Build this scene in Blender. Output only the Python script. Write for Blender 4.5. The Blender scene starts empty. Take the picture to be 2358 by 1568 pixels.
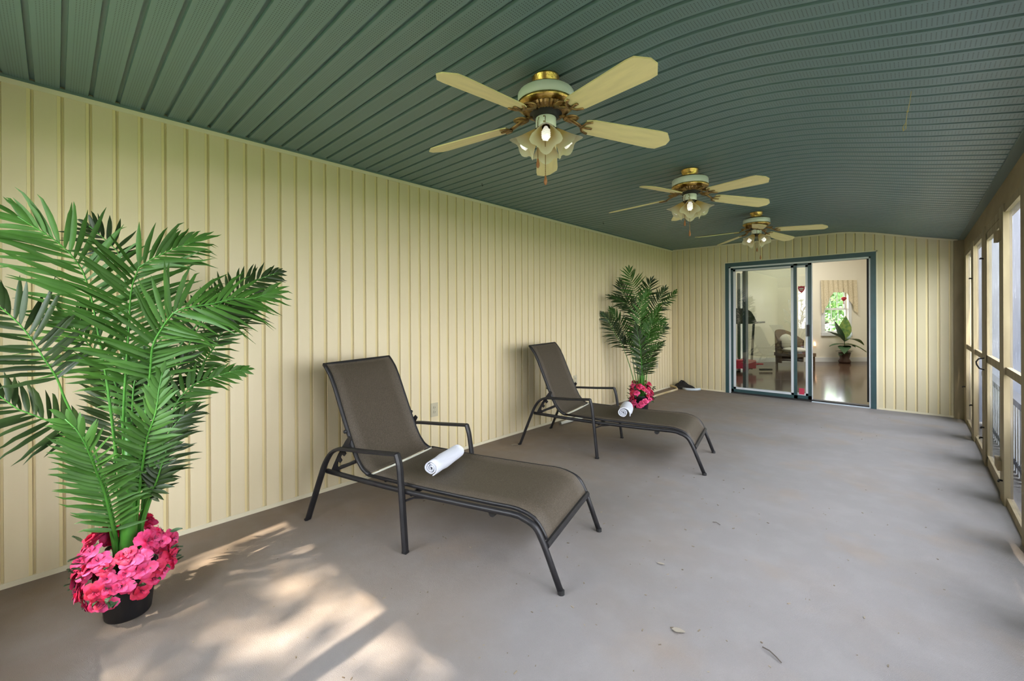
import bpy, math, random
from mathutils import Vector, Matrix
random.seed(7)
PI = math.pi
C = bpy.context.scene.collection

# ------------------------------------------------------------------ camera, sky, sun, exposure
F_PX, YAW, ROLL, CY, PITCH, EYE = 986.488, 0.75362, -0.00486, 727.21, 0.00084, 1.271
cd = bpy.data.cameras.new('camera'); cam = bpy.data.objects.new('camera', cd); C.objects.link(cam)
cd.sensor_width = 36.0; cd.lens = F_PX * 36.0 / 2358.0
cd.shift_y = -(784.0 - CY) / 2358.0; cd.clip_start = 0.02; cd.clip_end = 200
s_, c_ = math.sin(YAW), math.cos(YAW)
right = Vector((c_, s_, 0)); fwd = Vector((-s_, c_, 0)); down = Vector((0, 0, -1))
f2 = fwd * math.cos(PITCH) + down * math.sin(PITCH); d2 = down * math.cos(PITCH) - fwd * math.sin(PITCH)
r3 = right * math.cos(ROLL) - d2 * math.sin(ROLL); d3 = right * math.sin(ROLL) + d2 * math.cos(ROLL)
cam.matrix_world = Matrix(((r3.x, -d3.x, -f2.x, 0), (r3.y, -d3.y, -f2.y, 0), (r3.z, -d3.z, -f2.z, EYE), (0, 0, 0, 1)))
bpy.context.scene.camera = cam
FW, RT = Vector((-s_, c_, 0)), Vector((c_, s_, 0))

sc = bpy.context.scene
sc.view_settings.view_transform = 'Standard'; sc.view_settings.look = 'None'
sc.view_settings.gamma = 1.0; sc.view_settings.use_curve_mapping = False
sc.view_settings.exposure = 1.32
sc.cycles.use_denoising = True
sc.cycles.max_bounces = 10; sc.cycles.diffuse_bounces = 5; sc.cycles.transparent_max_bounces = 24
sc.cycles.sample_clamp_indirect = 6.0; sc.cycles.caustics_reflective = False; sc.cycles.caustics_refractive = False

SKY_STRENGTH, SUN_STRENGTH = 6.5, 11
SUN_DIR = Vector((0.13, -1.0, 1.35)).normalized()      # towards the sun
w = bpy.data.worlds.new('sky'); sc.world = w; w.use_nodes = True
wn = w.node_tree.nodes; wl = w.node_tree.links
bg = wn['Background']; tc = wn.new('ShaderNodeTexCoord'); sp = wn.new('ShaderNodeSeparateXYZ')
wr = wn.new('ShaderNodeValToRGB'); wl.new(tc.outputs['Generated'], sp.inputs[0]); wl.new(sp.outputs['Z'], wr.inputs[0])
wr.color_ramp.elements[0].position = 0.0; wr.color_ramp.elements[0].color = (.90, .90, .92, 1)
wr.color_ramp.elements[1].position = 0.7; wr.color_ramp.elements[1].color = (1.12, 1.20, 1.36, 1)
wl.new(wr.outputs[0], bg.inputs['Color']); bg.inputs['Strength'].default_value = SKY_STRENGTH

def link(o): C.objects.link(o); return o
sd = bpy.data.lights.new('sun', 'SUN'); sd.energy = SUN_STRENGTH; sd.angle = math.radians(0.9); sd.color = (1.0, 0.86, 0.68)
sun = link(bpy.data.objects.new('sun', sd)); sun.rotation_euler = SUN_DIR.to_track_quat('Z', 'Y').to_euler(); sun.location = (0, -8, 12)
def area(name, loc, size, energy, color, rot, portal=False):
    l = bpy.data.lights.new(name, 'AREA'); l.shape = 'RECTANGLE'; l.size, l.size_y = size; l.energy = energy; l.color = color
    o = link(bpy.data.objects.new(name, l)); o.location = loc; o.rotation_euler = rot
    if portal: l.cycles.is_portal = True
    return o
area('sky_portal_right', (0.62, 3.5, 1.15), (2.3, 8.0), 1, (1, 1, 1), (0, PI / 2, 0), True)
area('sky_portal_near', (-1.35, -0.64, 1.15), (3.6, 2.3), 1, (1, 1, 1), (PI / 2, 0, 0), True)

# ------------------------------------------------------------------ helpers
class MB:
    def __init__(s): s.v = []; s.f = []; s.m = []
    def add(s, vs, fs, mi=0):
        b = len(s.v); s.v += [tuple(p) for p in vs]; s.f += [tuple(b + i for i in f) for f in fs]; s.m += [mi] * len(fs); return s
    def box(s, a, b, mi=0):
        x0, y0, z0 = a; x1, y1, z1 = b
        return s.add([(x0,y0,z0),(x1,y0,z0),(x1,y1,z0),(x0,y1,z0),(x0,y0,z1),(x1,y0,z1),(x1,y1,z1),(x0,y1,z1)],
            [(0,3,2,1),(4,5,6,7),(0,1,5,4),(1,2,6,5),(2,3,7,6),(3,0,4,7)], mi)
    def obox(s, c, ux, uy, uz, h, mi=0):      # oriented box: centre, three unit axes, half sizes
        c = Vector(c); vs = []
        for k in (-1, 1):
            for (i, j) in ((-1,-1),(1,-1),(1,1),(-1,1)): vs.append(c + ux*(i*h[0]) + uy*(j*h[1]) + uz*(k*h[2]))
        return s.add(vs, [(0,3,2,1),(4,5,6,7),(0,1,5,4),(1,2,6,5),(2,3,7,6),(3,0,4,7)], mi)
    def tube(s, pts, ra, rb=None, n=8, up=None, caps=True, mi=0, square=False):
        pts = [Vector(p) for p in pts]; rb = rb if rb is not None else ra
        L = len(pts); ra = ra if isinstance(ra, (list, tuple)) else [ra]*L; rb = rb if isinstance(rb, (list, tuple)) else [rb]*L
        T = []
        for i in range(L):
            a = pts[max(0,i-1)]; b = pts[min(L-1,i+1)]; d = (b-a); T.append(d.normalized() if d.length > 1e-9 else Vector((0,0,1)))
        u = Vector(up) if up is not None else (Vector((0,0,1)) if abs(T[0].z) < .9 else Vector((1,0,0)))
        vs = []
        for i in range(L):
            a = T[i].cross(u)
            if a.length < 1e-4: a = T[i].orthogonal()
            a.normalize(); b = a.cross(T[i]).normalized()
            if up is None: u = b
            k = 1.0
            if 0 < i < L-1:
                cs = (pts[i]-pts[i-1]).normalized().dot((pts[i+1]-pts[i]).normalized()); k = 1/max(.5, math.sqrt(max(.01,(1+cs)/2)))
            for j in range(n):
                t = 2*PI*(j+.5)/n; cx, cy = math.cos(t), math.sin(t)
                if square: m = max(abs(cx), abs(cy)); cx /= m; cy /= m
                vs.append(pts[i] + a*(cx*ra[i]) + b*(cy*rb[i]*k))
        fs = []
        for i in range(L-1):
            for j in range(n): fs.append((i*n+j, i*n+(j+1)%n, (i+1)*n+(j+1)%n, (i+1)*n+j))
        if caps: fs += [tuple(range(n))[::-1], tuple(range((L-1)*n, L*n))]
        return s.add(vs, fs, mi)
    def lathe(s, prof, n=24, c=(0,0,0), mi=0, cap=False):
        vs = []; fs = []; L = len(prof)
        for r, z in prof:
            for j in range(n): t = 2*PI*j/n; vs.append((c[0]+r*math.cos(t), c[1]+r*math.sin(t), c[2]+z))
        for i in range(L-1):
            for j in range(n): fs.append((i*n+j, i*n+(j+1)%n, (i+1)*n+(j+1)%n, (i+1)*n+j))
        if cap: fs += [tuple(range(n))[::-1], tuple(range((L-1)*n, L*n))]
        return s.add(vs, fs, mi)
    def ball(s, c, r, sc=(1,1,1), nu=8, nv=6, mi=0):
        pr = [(max(1e-4, r*math.sin(PI*i/nv)), -r*math.cos(PI*i/nv)) for i in range(nv+1)]
        b = len(s.v); s.lathe(pr, nu, (0,0,0), mi)
        for i in range(b, len(s.v)): p = s.v[i]; s.v[i] = (p[0]*sc[0]+c[0], p[1]*sc[1]+c[1], p[2]*sc[2]+c[2])
        return s
    def xf(s, M, b=0):
        for i in range(b, len(s.v)): s.v[i] = tuple(M @ Vector(s.v[i]))
        return s
    def mesh(s, name, mats, smooth=False):
        me = bpy.data.meshes.new(name); me.from_pydata(s.v, [], s.f)
        for m in (mats if isinstance(mats, (list, tuple)) else [mats]): me.materials.append(m)
        for p, mi in zip(me.polygons, s.m): p.material_index = mi; p.use_smooth = smooth
        me.update(); return me
    def build(s, name, mats, parent=None, smooth=False, loc=None, label=None):
        o = link(bpy.data.objects.new(name, s.mesh(name, mats, smooth)))
        if parent is not None: o.parent = parent
        if loc is not None: o.location = loc
        if label: o['label'] = label
        return o
def inst(me, name, parent, loc=(0,0,0), rot=(0,0,0), scl=None):
    o = link(bpy.data.objects.new(name, me)); o.parent = parent; o.location = loc; o.rotation_euler = rot
    if scl: o.scale = scl
    return o
def thing(name, label, cat, loc=(0,0,0), rz=0, group=None):
    o = link(bpy.data.objects.new(name, None)); o.location = loc; o.rotation_euler = (0,0,rz); o.empty_display_size = .1
    o['label'] = label; o['category'] = cat
    if group: o['group'] = group
    return o
def tag(o, label, cat, group=None):
    o['label'] = label; o['category'] = cat
    if group: o['group'] = group
    return o
def struct(o, label=None):
    o['kind'] = 'structure'
    if label: o['label'] = label
    return o
def copy_tree(o, parent=None):
    c = o.copy(); link(c); c.parent = parent
    for ch in list(o.children): copy_tree(ch, c)
    return c

def mat(name, col, rough=.6, metal=0., spec=.5, var=None, scale=8., bump=0., bscale=60., coords='Object', stretch=(1,1,1), emit=None, trans=0.):
    m = bpy.data.materials.new(name); m.use_nodes = True; N = m.node_tree.nodes; L = m.node_tree.links; b = N['Principled BSDF']
    b.inputs['Base Color'].default_value = (*col, 1); b.inputs['Roughness'].default_value = rough; b.inputs['Metallic'].default_value = metal
    b.inputs['Specular IOR Level'].default_value = spec
    if trans: b.inputs['Transmission Weight'].default_value = trans
    tcn = mp = None
    if var or bump:
        tcn = N.new('ShaderNodeTexCoord'); mp = N.new('ShaderNodeMapping'); L.new(tcn.outputs[coords], mp.inputs[0]); mp.inputs['Scale'].default_value = stretch
    if var:
        nz = N.new('ShaderNodeTexNoise'); nz.inputs['Scale'].default_value = scale; nz.inputs['Detail'].default_value = 4
        L.new(mp.outputs[0], nz.inputs['Vector']); mx = N.new('ShaderNodeMix'); mx.data_type = 'RGBA'
        rp = N.new('ShaderNodeValToRGB'); rp.color_ramp.elements[0].position = .35; rp.color_ramp.elements[1].position = .65
        L.new(nz.outputs['Fac'], rp.inputs[0]); L.new(rp.outputs[0], mx.inputs['Factor'])
        mx.inputs['A'].default_value = (*col, 1); mx.inputs['B'].default_value = (*var, 1); L.new(mx.outputs['Result'], b.inputs['Base Color'])
    if bump:
        n2 = N.new('ShaderNodeTexNoise'); n2.inputs['Scale'].default_value = bscale; n2.inputs['Detail'].default_value = 3
        L.new(mp.outputs[0], n2.inputs['Vector']); bp = N.new('ShaderNodeBump'); bp.inputs['Strength'].default_value = bump; bp.inputs['Distance'].default_value = .004
        L.new(n2.outputs['Fac'], bp.inputs['Height']); L.new(bp.outputs[0], b.inputs['Normal'])
    if emit: b.inputs['Emission Color'].default_value = (*emit[0], 1); b.inputs['Emission Strength'].default_value = emit[1]
    return m

# ------------------------------------------------------------------ materials
M = {}
M['vinyl'] = mat('cream_vinyl', (.68, .58, .37), .42, var=(.71, .615, .41), scale=1.2, bump=.05, bscale=300, coords='Generated')
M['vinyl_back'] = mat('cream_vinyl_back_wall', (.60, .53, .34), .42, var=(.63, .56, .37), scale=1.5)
M['groove'] = mat('shaded_vinyl_groove', (.56, .47, .26), .6)  # shade of the recess put into a darker vinyl colour
M['vinyl_bead'] = mat('cream_vinyl_bead', (.74, .62, .33), .42)
M['trim'] = mat('cream_trim', (.70, .64, .46), .45)
M['green'] = mat('dark_green_paint', (.028, .075, .082), .35, var=(.024, .062, .066), scale=6)
M['white'] = mat('white_vinyl', (.60, .63, .66), .4)
M['black'] = mat('black_rubber', (.012, .012, .012), .6)
M['sash_inner'] = mat('pale_green_white_sash', (.42, .50, .44), .4)
M['wood_post'] = mat('tan_painted_wood', (.29, .235, .135), .7, var=(.21, .165, .09), scale=9, bump=.4, bscale=40, stretch=(1, 1, .25))
M['beam'] = mat('stained_beam_wood', (.29, .225, .12), .75, var=(.20, .15, .08), scale=5, bump=.4, bscale=30, stretch=(1, .3, 1))
M['baluster'] = mat('pale_grey_baluster', (.50, .52, .54), .8, var=(.40, .42, .44), scale=6, stretch=(1, 1, .2))
M['dark_rail'] = mat('dark_grey_rail', (.05, .05, .052), .6)
M['grey_board'] = mat('grey_weathered_board', (.075, .085, .11), .8, var=(.055, .062, .082), scale=6, stretch=(1, 1, .2))
M['frame'] = mat('dark_bronze_metal', (.013, .0125, .014), .42, spec=.35, var=(.019, .018, .019), scale=25)
M['spline'] = mat('cream_spline', (.72, .70, .60), .6)
M['towel'] = mat('white_terry_cloth', (.66, .68, .75), .95, bump=.5, bscale=260)
M['brass'] = mat('antique_brass', (.80, .56, .18), .28, metal=1., var=(.48, .31, .09), scale=40, bump=.35, bscale=120)
M['brass_dark'] = mat('aged_brass', (.42, .27, .11), .36, metal=.9, var=(.20, .12, .05), scale=40, bump=.5, bscale=90)
M['dark_metal'] = mat('dark_bronze_fitter', (.035, .026, .02), .4, metal=.5)
M['fan_white'] = mat('fan_white_enamel', (.86, .90, .86), .3)
M['blade'] = mat('cream_blade', (.86, .75, .40), .45, var=(.78, .68, .36), scale=7, stretch=(1, 6, 1))
M['bulb'] = mat('lit_spiral_bulb', (.9, .9, .88), .4, emit=((1.0, .97, .9), .22))
M['fob'] = mat('turned_wood_fob', (.30, .12, .04), .4)
M['pot'] = mat('black_plastic', (.010, .010, .012), .42)
M['moss'] = mat('dark_moss', (.035, .03, .02), .9, bump=.8, bscale=80)
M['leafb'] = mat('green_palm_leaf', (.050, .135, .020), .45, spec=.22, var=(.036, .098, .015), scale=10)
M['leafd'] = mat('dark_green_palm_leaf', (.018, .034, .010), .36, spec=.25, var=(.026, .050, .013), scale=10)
M['stem'] = mat('green_palm_stem', (.07, .25, .03), .4, var=(.05, .19, .025), scale=20)
M['petal'] = mat('hot_pink_petal', (.66, .018, .10), .6, var=(.78, .09, .28), scale=28)
M['petal2'] = mat('crimson_petal', (.55, .012, .045), .6, var=(.75, .04, .14), scale=28)
M['small_leaf'] = mat('dull_green_leaf', (.045, .095, .04), .5)
M['stamen'] = mat('dark_stamen', (.12, .02, .06), .6)
M['plate'] = mat('almond_plate', (.47, .43, .30), .4)
M['slot'] = mat('outlet_slot', (.05, .045, .03), .6)
M['ceil_trim'] = mat('green_ceiling_trim', (.115, .17, .15), .45)
M['inwall'] = mat('pale_yellow_plaster', (.80, .765, .64), .8)
M['inbase'] = mat('white_baseboard', (.72, .74, .74), .5)
M['lace'] = mat('cream_lace', (.70, .62, .44), .9, var=(.50, .43, .28), scale=60)
M['red'] = mat('red_metal', (.35, .02, .03), .5)
M['redplastic'] = mat('red_plastic', (.50, .03, .07), .5)
M['console'] = mat('dark_console_plastic', (.018, .030, .022), .5)
M['wicker'] = mat('brown_wicker', (.16, .10, .05), .7, var=(.09, .055, .03), scale=50, bump=.8, bscale=90)
M['cushion'] = mat('cream_cushion', (.6, .57, .5), .9)
M['palebluestrip'] = mat('pale_blue_plastic', (.55, .62, .68), .4)
M['blackbag'] = mat('black_netting', (.014, .013, .012), .85, bump=.7, bscale=60)
M['tan_strip'] = mat('tan_vinyl_strip', (.50, .38, .19), .5, var=(.60, .52, .34), scale=4)
M['whitetube'] = mat('off_white_tube', (.68, .67, .58), .5)
M['crumb'] = mat('dry_crumb', (.30, .25, .18), .9, var=(.12, .09, .06), scale=12)
M['twig'] = mat('dark_twig', (.09, .075, .06), .9)
M['dryleaf'] = mat('pale_dry_leaf', (.27, .235, .185), .9)
M['string'] = mat('yellowed_string', (.50, .40, .18), .9)
M['grass'] = mat('lawn_grass', (.09, .14, .05), .95, var=(.14, .17, .08), scale=2)
M['bark'] = mat('grey_brown_bark', (.10, .08, .06), .95, bump=1., bscale=14)
M['foliage'] = mat('tree_foliage', (.07, .16, .035), .6, var=(.11, .22, .05), scale=3)
M['deck'] = mat('weathered_deck', (.27, .25, .23), .85, var=(.20, .19, .17), scale=6)
M['ceramic'] = mat('dark_brown_planter', (.06, .03, .02), .35)
M['bright_leaf'] = mat('variegated_leaf', (.05, .15, .035), .4, var=(.22, .30, .06), scale=14)
M['glow'] = mat('lit_night_light', (.9, .6, .4), .5, emit=((1.0, .55, .3), 2.0))

def nodes(m): return m.node_tree.nodes, m.node_tree.links, m.node_tree.nodes['Principled BSDF']
def math_node(N, L, op, a, b=None):
    n = N.new('ShaderNodeMath'); n.operation = op
    for k, v in enumerate((a, b)):
        if v is None: continue
        if isinstance(v, (int, float)): n.inputs[k].default_value = v
        else: L.new(v, n.inputs[k])
    return n.outputs[0]

# ceiling soffit: grid of punched holes
m = M['soffit'] = mat('perforated_green_vinyl', (.136, .210, .222), .40); N, L, B = nodes(m)
t = N.new('ShaderNodeTexCoord'); sx = N.new('ShaderNodeSeparateXYZ'); L.new(t.outputs['Object'], sx.inputs[0])
fx = math_node(N, L, 'SUBTRACT', math_node(N, L, 'FRACT', math_node(N, L, 'MULTIPLY', math_node(N, L, 'ADD', sx.outputs[0], 20.0), 1/.0127)), .5)
fx = math_node(N, L, 'MULTIPLY', fx, .0127)
fy = math_node(N, L, 'SUBTRACT', math_node(N, L, 'FRACT', math_node(N, L, 'MULTIPLY', math_node(N, L, 'ADD', sx.outputs[1], -.014), 1/.0092)), .5)
fy = math_node(N, L, 'MULTIPLY', fy, .0092)
r2 = math_node(N, L, 'ADD', math_node(N, L, 'MULTIPLY', fx, fx), math_node(N, L, 'MULTIPLY', fy, fy))
hole = math_node(N, L, 'LESS_THAN', r2, .0019**2)
inr = math_node(N, L, 'MULTIPLY', math_node(N, L, 'GREATER_THAN', sx.outputs[1], .014), math_node(N, L, 'LESS_THAN', sx.outputs[1], .014+.0092*6))
fac = math_node(N, L, 'MULTIPLY', hole, inr)
mx = N.new('ShaderNodeMix'); mx.data_type = 'RGBA'; L.new(fac, mx.inputs['Factor']); mx.inputs['A'].default_value = (.136, .210, .222, 1); mx.inputs['B'].default_value = (.012, .018, .016, 1)
L.new(mx.outputs['Result'], B.inputs['Base Color'])

# carpeted floor: fine weave, blotches, rusty stains
m = M['floor'] = mat('grey_outdoor_carpet', (.34, .32, .31), .9, spec=.2); N, L, B = nodes(m)
t = N.new('ShaderNodeTexCoord')
def noise(scale, detail=4, rough=.5, src=None):
    n = N.new('ShaderNodeTexNoise'); n.inputs['Scale'].default_value = scale; n.inputs['Detail'].default_value = detail; n.inputs['Roughness'].default_value = rough
    L.new(src or t.outputs['Object'], n.inputs['Vector']); return n.outputs['Fac']
def ramp(x, a, b):
    r = N.new('ShaderNodeValToRGB'); r.color_ramp.elements[0].position = a; r.color_ramp.elements[1].position = b; L.new(x, r.inputs[0]); return r.outputs[0]
def mixc(f, a, b):
    n = N.new('ShaderNodeMix'); n.data_type = 'RGBA'; L.new(f, n.inputs['Factor'])
    for k, v in (('A', a), ('B', b)):
        if isinstance(v, tuple): n.inputs[k].default_value = (*v, 1)
        else: L.new(v, n.inputs[k])
    return n.outputs['Result']
sx = N.new('ShaderNodeSeparateXYZ'); L.new(t.outputs['Object'], sx.inputs[0])
mr = N.new('ShaderNodeMapRange'); mr.inputs['From Min'].default_value = -.9; mr.inputs['From Max'].default_value = -2.9; L.new(sx.outputs[0], mr.inputs[0])
brown = math_node(N, L, 'MULTIPLY', math_node(N, L, 'ADD', mr.outputs[0], math_node(N, L, 'MULTIPLY', math_node(N, L, 'SUBTRACT', noise(1.6), .5), 1.6)), .85)
cl = N.new('ShaderNodeClamp'); L.new(brown, cl.inputs[0])
col = mixc(cl.outputs[0], (.245, .227, .220), (.240, .183, .130))
col = mixc(math_node(N, L, 'MULTIPLY', ramp(noise(2.3, 5), .56, .78), .40), col, (.30, .21, .13))
col = mixc(math_node(N, L, 'MULTIPLY', ramp(noise(7, 6), .45, .75), .16), col, (.36, .345, .335))
col = mixc(math_node(N, L, 'MULTIPLY', ramp(noise(420, 2, .7), .35, .75), .30), col, (.16, .145, .13))
L.new(col, B.inputs['Base Color'])
bp = N.new('ShaderNodeBump'); bp.inputs['Strength'].default_value = .7; bp.inputs['Distance'].default_value = .004
L.new(math_node(N, L, 'ADD', noise(330, 2, .7), math_node(N, L, 'MULTIPLY', noise(40, 3), .6)), bp.inputs['Height']); L.new(bp.outputs[0], B.inputs['Normal'])

# sling fabric: fine two-way weave
m = M['sling'] = mat('brown_grey_sling_mesh', (.09, .07, .048), .6, spec=.25); N, L, B = nodes(m)
t = N.new('ShaderNodeTexCoord')
w1 = N.new('ShaderNodeTexChecker'); w1.inputs['Scale'].default_value = 230; L.new(t.outputs['Object'], w1.inputs['Vector'])
w1.inputs['Color1'].default_value = (.090, .070, .048, 1); w1.inputs['Color2'].default_value = (.036, .029, .021, 1)
n1 = noise(220, 2); mixed = mixc(math_node(N, L, 'MULTIPLY', ramp(n1, .4, .7), .5), w1.outputs['Color'], (.15, .125, .095))
L.new(mixed, B.inputs['Base Color'])
bp = N.new('ShaderNodeBump'); bp.inputs['Strength'].default_value = .35; bp.inputs['Distance'].default_value = .002; L.new(n1, bp.inputs['Height']); L.new(bp.outputs[0], B.inputs['Normal'])

# window glass: clear with a mirror share that grows at grazing angles
def glass(name, base, tint=(1, 1, 1)):
    m = bpy.data.materials.new(name); m.use_nodes = True; N = m.node_tree.nodes; L = m.node_tree.links
    N.remove(N['Principled BSDF']); out = N['Material Output']
    tr = N.new('ShaderNodeBsdfTransparent'); tr.inputs[0].default_value = (*tint, 1); gl = N.new('ShaderNodeBsdfGlossy'); gl.inputs['Roughness'].default_value = .0
    fr = N.new('ShaderNodeFresnel'); fr.inputs[0].default_value = 1.5; mx = N.new('ShaderNodeMixShader')
    L.new(math_node(N, L, 'MINIMUM', math_node(N, L, 'ADD', math_node(N, L, 'MULTIPLY', fr.outputs[0], 1.5), base), 1.0), mx.inputs[0])
    L.new(tr.outputs[0], mx.inputs[1]); L.new(gl.outputs[0], mx.inputs[2]); L.new(mx.outputs[0], out.inputs[0]); return m
M['glass'] = glass('door_glass', .09, (.80, .84, .78)); M['winglass'] = glass('window_glass', .0)

# dusty insect screen: partly see-through, with grimy streaks
def screen(name, see, col):
    m = bpy.data.materials.new(name); m.use_nodes = True; N = m.node_tree.nodes; L = m.node_tree.links
    N.remove(N['Principled BSDF']); out = N['Material Output']
    tr = N.new('ShaderNodeBsdfTransparent'); df = N.new('ShaderNodeBsdfDiffuse'); tl = N.new('ShaderNodeBsdfTranslucent')
    t = N.new('ShaderNodeTexCoord'); mp = N.new('ShaderNodeMapping'); mp.inputs['Scale'].default_value = (1, 7, .9); L.new(t.outputs['Object'], mp.inputs[0])
    n = N.new('ShaderNodeTexNoise'); n.inputs['Scale'].default_value = 7; n.inputs['Detail'].default_value = 7; n.inputs['Roughness'].default_value = .72; L.new(mp.outputs[0], n.inputs['Vector'])
    r = N.new('ShaderNodeValToRGB'); r.color_ramp.elements[0].position = .36; r.color_ramp.elements[0].color = tuple(c*.25 for c in col)+(1,); r.color_ramp.elements[1].position = .72; r.color_ramp.elements[1].color = (.62, .62, .66, 1); e = r.color_ramp.elements.new(.60); e.color = (*col, 1)
    L.new(n.outputs['Fac'], r.inputs[0]); L.new(r.outputs[0], df.inputs[0]); L.new(r.outputs[0], tl.inputs[0])
    a = N.new('ShaderNodeMixShader'); a.inputs[0].default_value = .62; L.new(df.outputs[0], a.inputs[1]); L.new(tl.outputs[0], a.inputs[2])
    lw = N.new('ShaderNodeLayerWeight'); lw.inputs[0].default_value = .5      # woven mesh closes up at grazing angles
    cs = math_node(N, L, 'MAXIMUM', math_node(N, L, 'SUBTRACT', 1.0, lw.outputs['Facing']), .24)
    op = math_node(N, L, 'SUBTRACT', 1.0, math_node(N, L, 'POWER', see, math_node(N, L, 'DIVIDE', 1.0, cs)))
    b = N.new('ShaderNodeMixShader'); L.new(op, b.inputs[0]); L.new(tr.outputs[0], b.inputs[1]); L.new(a.outputs[0], b.inputs[2]); L.new(b.outputs[0], out.inputs[0]); return m
M['screen'] = screen('grimy_screen', .86, (.075, .078, .095)); M['screen_clear'] = screen('cleaner_screen', .86, (.11, .12, .12)); M['screen_near'] = screen('near_screen', .85, (.5, .52, .54))

# lamp shades: amber glass at the neck, frosted white at the mouth
m = bpy.data.materials.new('amber_frosted_glass'); m.use_nodes = True; N = m.node_tree.nodes; L = m.node_tree.links; B = N['Principled BSDF']
t = N.new('ShaderNodeTexCoord'); sx = N.new('ShaderNodeSeparateXYZ'); L.new(t.outputs['Object'], sx.inputs[0])
r = N.new('ShaderNodeValToRGB'); r.color_ramp.elements[0].position = .05; r.color_ramp.elements[0].color = (.50, .38, .13, 1); r.color_ramp.elements[1].position = .125; r.color_ramp.elements[1].color = (.80, .79, .62, 1)
L.new(math_node(N, L, 'MULTIPLY', sx.outputs[2], -1.0), r.inputs[0]); L.new(r.outputs[0], B.inputs['Base Color']); B.inputs['Roughness'].default_value = .35
tl = N.new('ShaderNodeBsdfTranslucent'); L.new(r.outputs[0], tl.inputs[0]); mx = N.new('ShaderNodeMixShader'); mx.inputs[0].default_value = .5
L.new(B.outputs[0], mx.inputs[1]); L.new(tl.outputs[0], mx.inputs[2]); L.new(mx.outputs[0], N['Material Output'].inputs[0]); M['shade'] = m

# polished wood floor of the room behind the door
m = M['parquet'] = mat('polished_wood_floor', (.10, .058, .034), .13, var=(.065, .038, .022), scale=5, stretch=(1, .15, 1))

# ------------------------------------------------------------------ the porch shell
XL, XR, YN, YB, HC = -3.126, .441, -.50, 7.489, 2.415
P = .1016
def ceil_z(x):
    pts = [(-4, HC), (-.88, HC), (-.76, HC-.003), (-.64, 2.402), (-.5, 2.381), (-.37, 2.354), (-.17, 2.301), (.05, 2.244), (.34, 2.178), (.442, 2.156), (1.2, 1.99)]
    for (a, za), (b, zb) in zip(pts, pts[1:]):
        if a <= x <= b: return za + (zb-za)*(x-a)/(b-a)
    return HC
fl = struct(MB().box((XL-.1, YN-.08, -.12), (XR+.06, YB+.02, 0)).build('floor', M['floor']), 'grey outdoor carpet over the porch slab with brown stains')

# ceiling slab and soffit boards
xs = [XL-.1, -2.3, -1.4, -.88, -.82, -.76, -.70, -.64, -.57, -.5, -.43, -.37, -.3, -.23, -.17, -.06, .05, .15, .25, .34, .40, .441, .50]
cb = MB()
vs = []
for x in xs:
    z = ceil_z(x)+.020
    for (y, dz) in ((YN-.1, 0), (YB+.12, 0), (YB+.12, .16), (YN-.1, .16)): vs.append((x, y, z+dz))
fs = []
for i in range(len(xs)-1):
    for j in range(4): fs.append((i*4+j, i*4+(j+1)%4, (i+1)*4+(j+1)%4, (i+1)*4+j))
fs += [(0, 3, 2, 1), tuple(range((len(xs)-1)*4, len(xs)*4))]
ceiling = struct(cb.add(vs, fs).build('ceiling', M['ceil_trim']), 'arched green soffit ceiling of narrow perforated boards')
prof = [(0, 0), (.0825, 0), (.0845, .0145), (.1004, .0145), (P, 0)]
sb = MB(); vs = []; fs = []; cx = [XL+.004] + xs[1:-1]; cx[-1] = XR-.002
for x in cx:
    z = ceil_z(x)
    for (py, pz) in prof: vs.append((x, py, z+pz))
n = len(prof)
for i in range(len(cx)-1):
    for j in range(n-1): fs.append((i*n+j, (i+1)*n+j, (i+1)*n+j+1, i*n+j+1))
me = sb.add(vs, fs).mesh('soffit_board', M['soffit'])
k = 0; y = -.062-.0015-P*4
while y < YB-.01:
    inst(me, 'soffit_board', ceiling, (0, y, 0)); y += P
# J-channel strips that finish the ceiling edge
MB().box((XL, YN, HC-.012), (XL+.016, YB, HC+.004)).build('edge_channel', M['ceil_trim'], ceiling)
jb = MB(); z = ceil_z(.41)
jb.tube([(.415, YN, ceil_z(.415)-.004), (.415, YB, ceil_z(.415)-.004)], .026, .006, 4, square=True); jb.build('edge_channel', M['ceil_trim'], ceiling)

# cream siding boards
sprof = [(0, .001), (.0016, .0110), (.0770, .0110), (.0785, .0100), (.0905, .0085), (.0925, .001), (P, .001)]
def siding_mesh(z0, zt, mat_, axis):   # zt(t) gives the top height at each profile point
    b = MB(); vs = []; n = len(sprof)
    for (t, d) in sprof:
        p = (d, t) if axis == 'y' else (t, -d)
        vs += [(p[0], p[1], z0), (p[0], p[1], zt(t))]
    fs = [(2*i, 2*i+2, 2*i+3, 2*i+1) if axis == 'y' else (2*i, 2*i+1, 2*i+3, 2*i+2)[::-1] for i in range(n-1)]
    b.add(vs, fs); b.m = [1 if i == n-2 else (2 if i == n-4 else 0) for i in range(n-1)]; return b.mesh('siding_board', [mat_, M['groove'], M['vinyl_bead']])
wl_ = struct(MB().box((XL-.12, YN-.08, -.05), (XL, YB+.12, HC+.02)).build('wall_left', M['vinyl']), 'long cream wall of narrow vertical vinyl boards')
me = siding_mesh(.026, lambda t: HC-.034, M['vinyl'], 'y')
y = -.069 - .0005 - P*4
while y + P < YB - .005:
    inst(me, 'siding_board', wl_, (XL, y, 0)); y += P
struct(MB().box((XL, YN, 0), (XL+.014, YB, .026)).build('baseboard_left', M['trim']))
struct(MB().box((XL, YN, HC-.036), (XL+.014, YB, HC-.012)).build('trim_1', M['trim']), 'cream strip along the top of the long wall')
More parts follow.
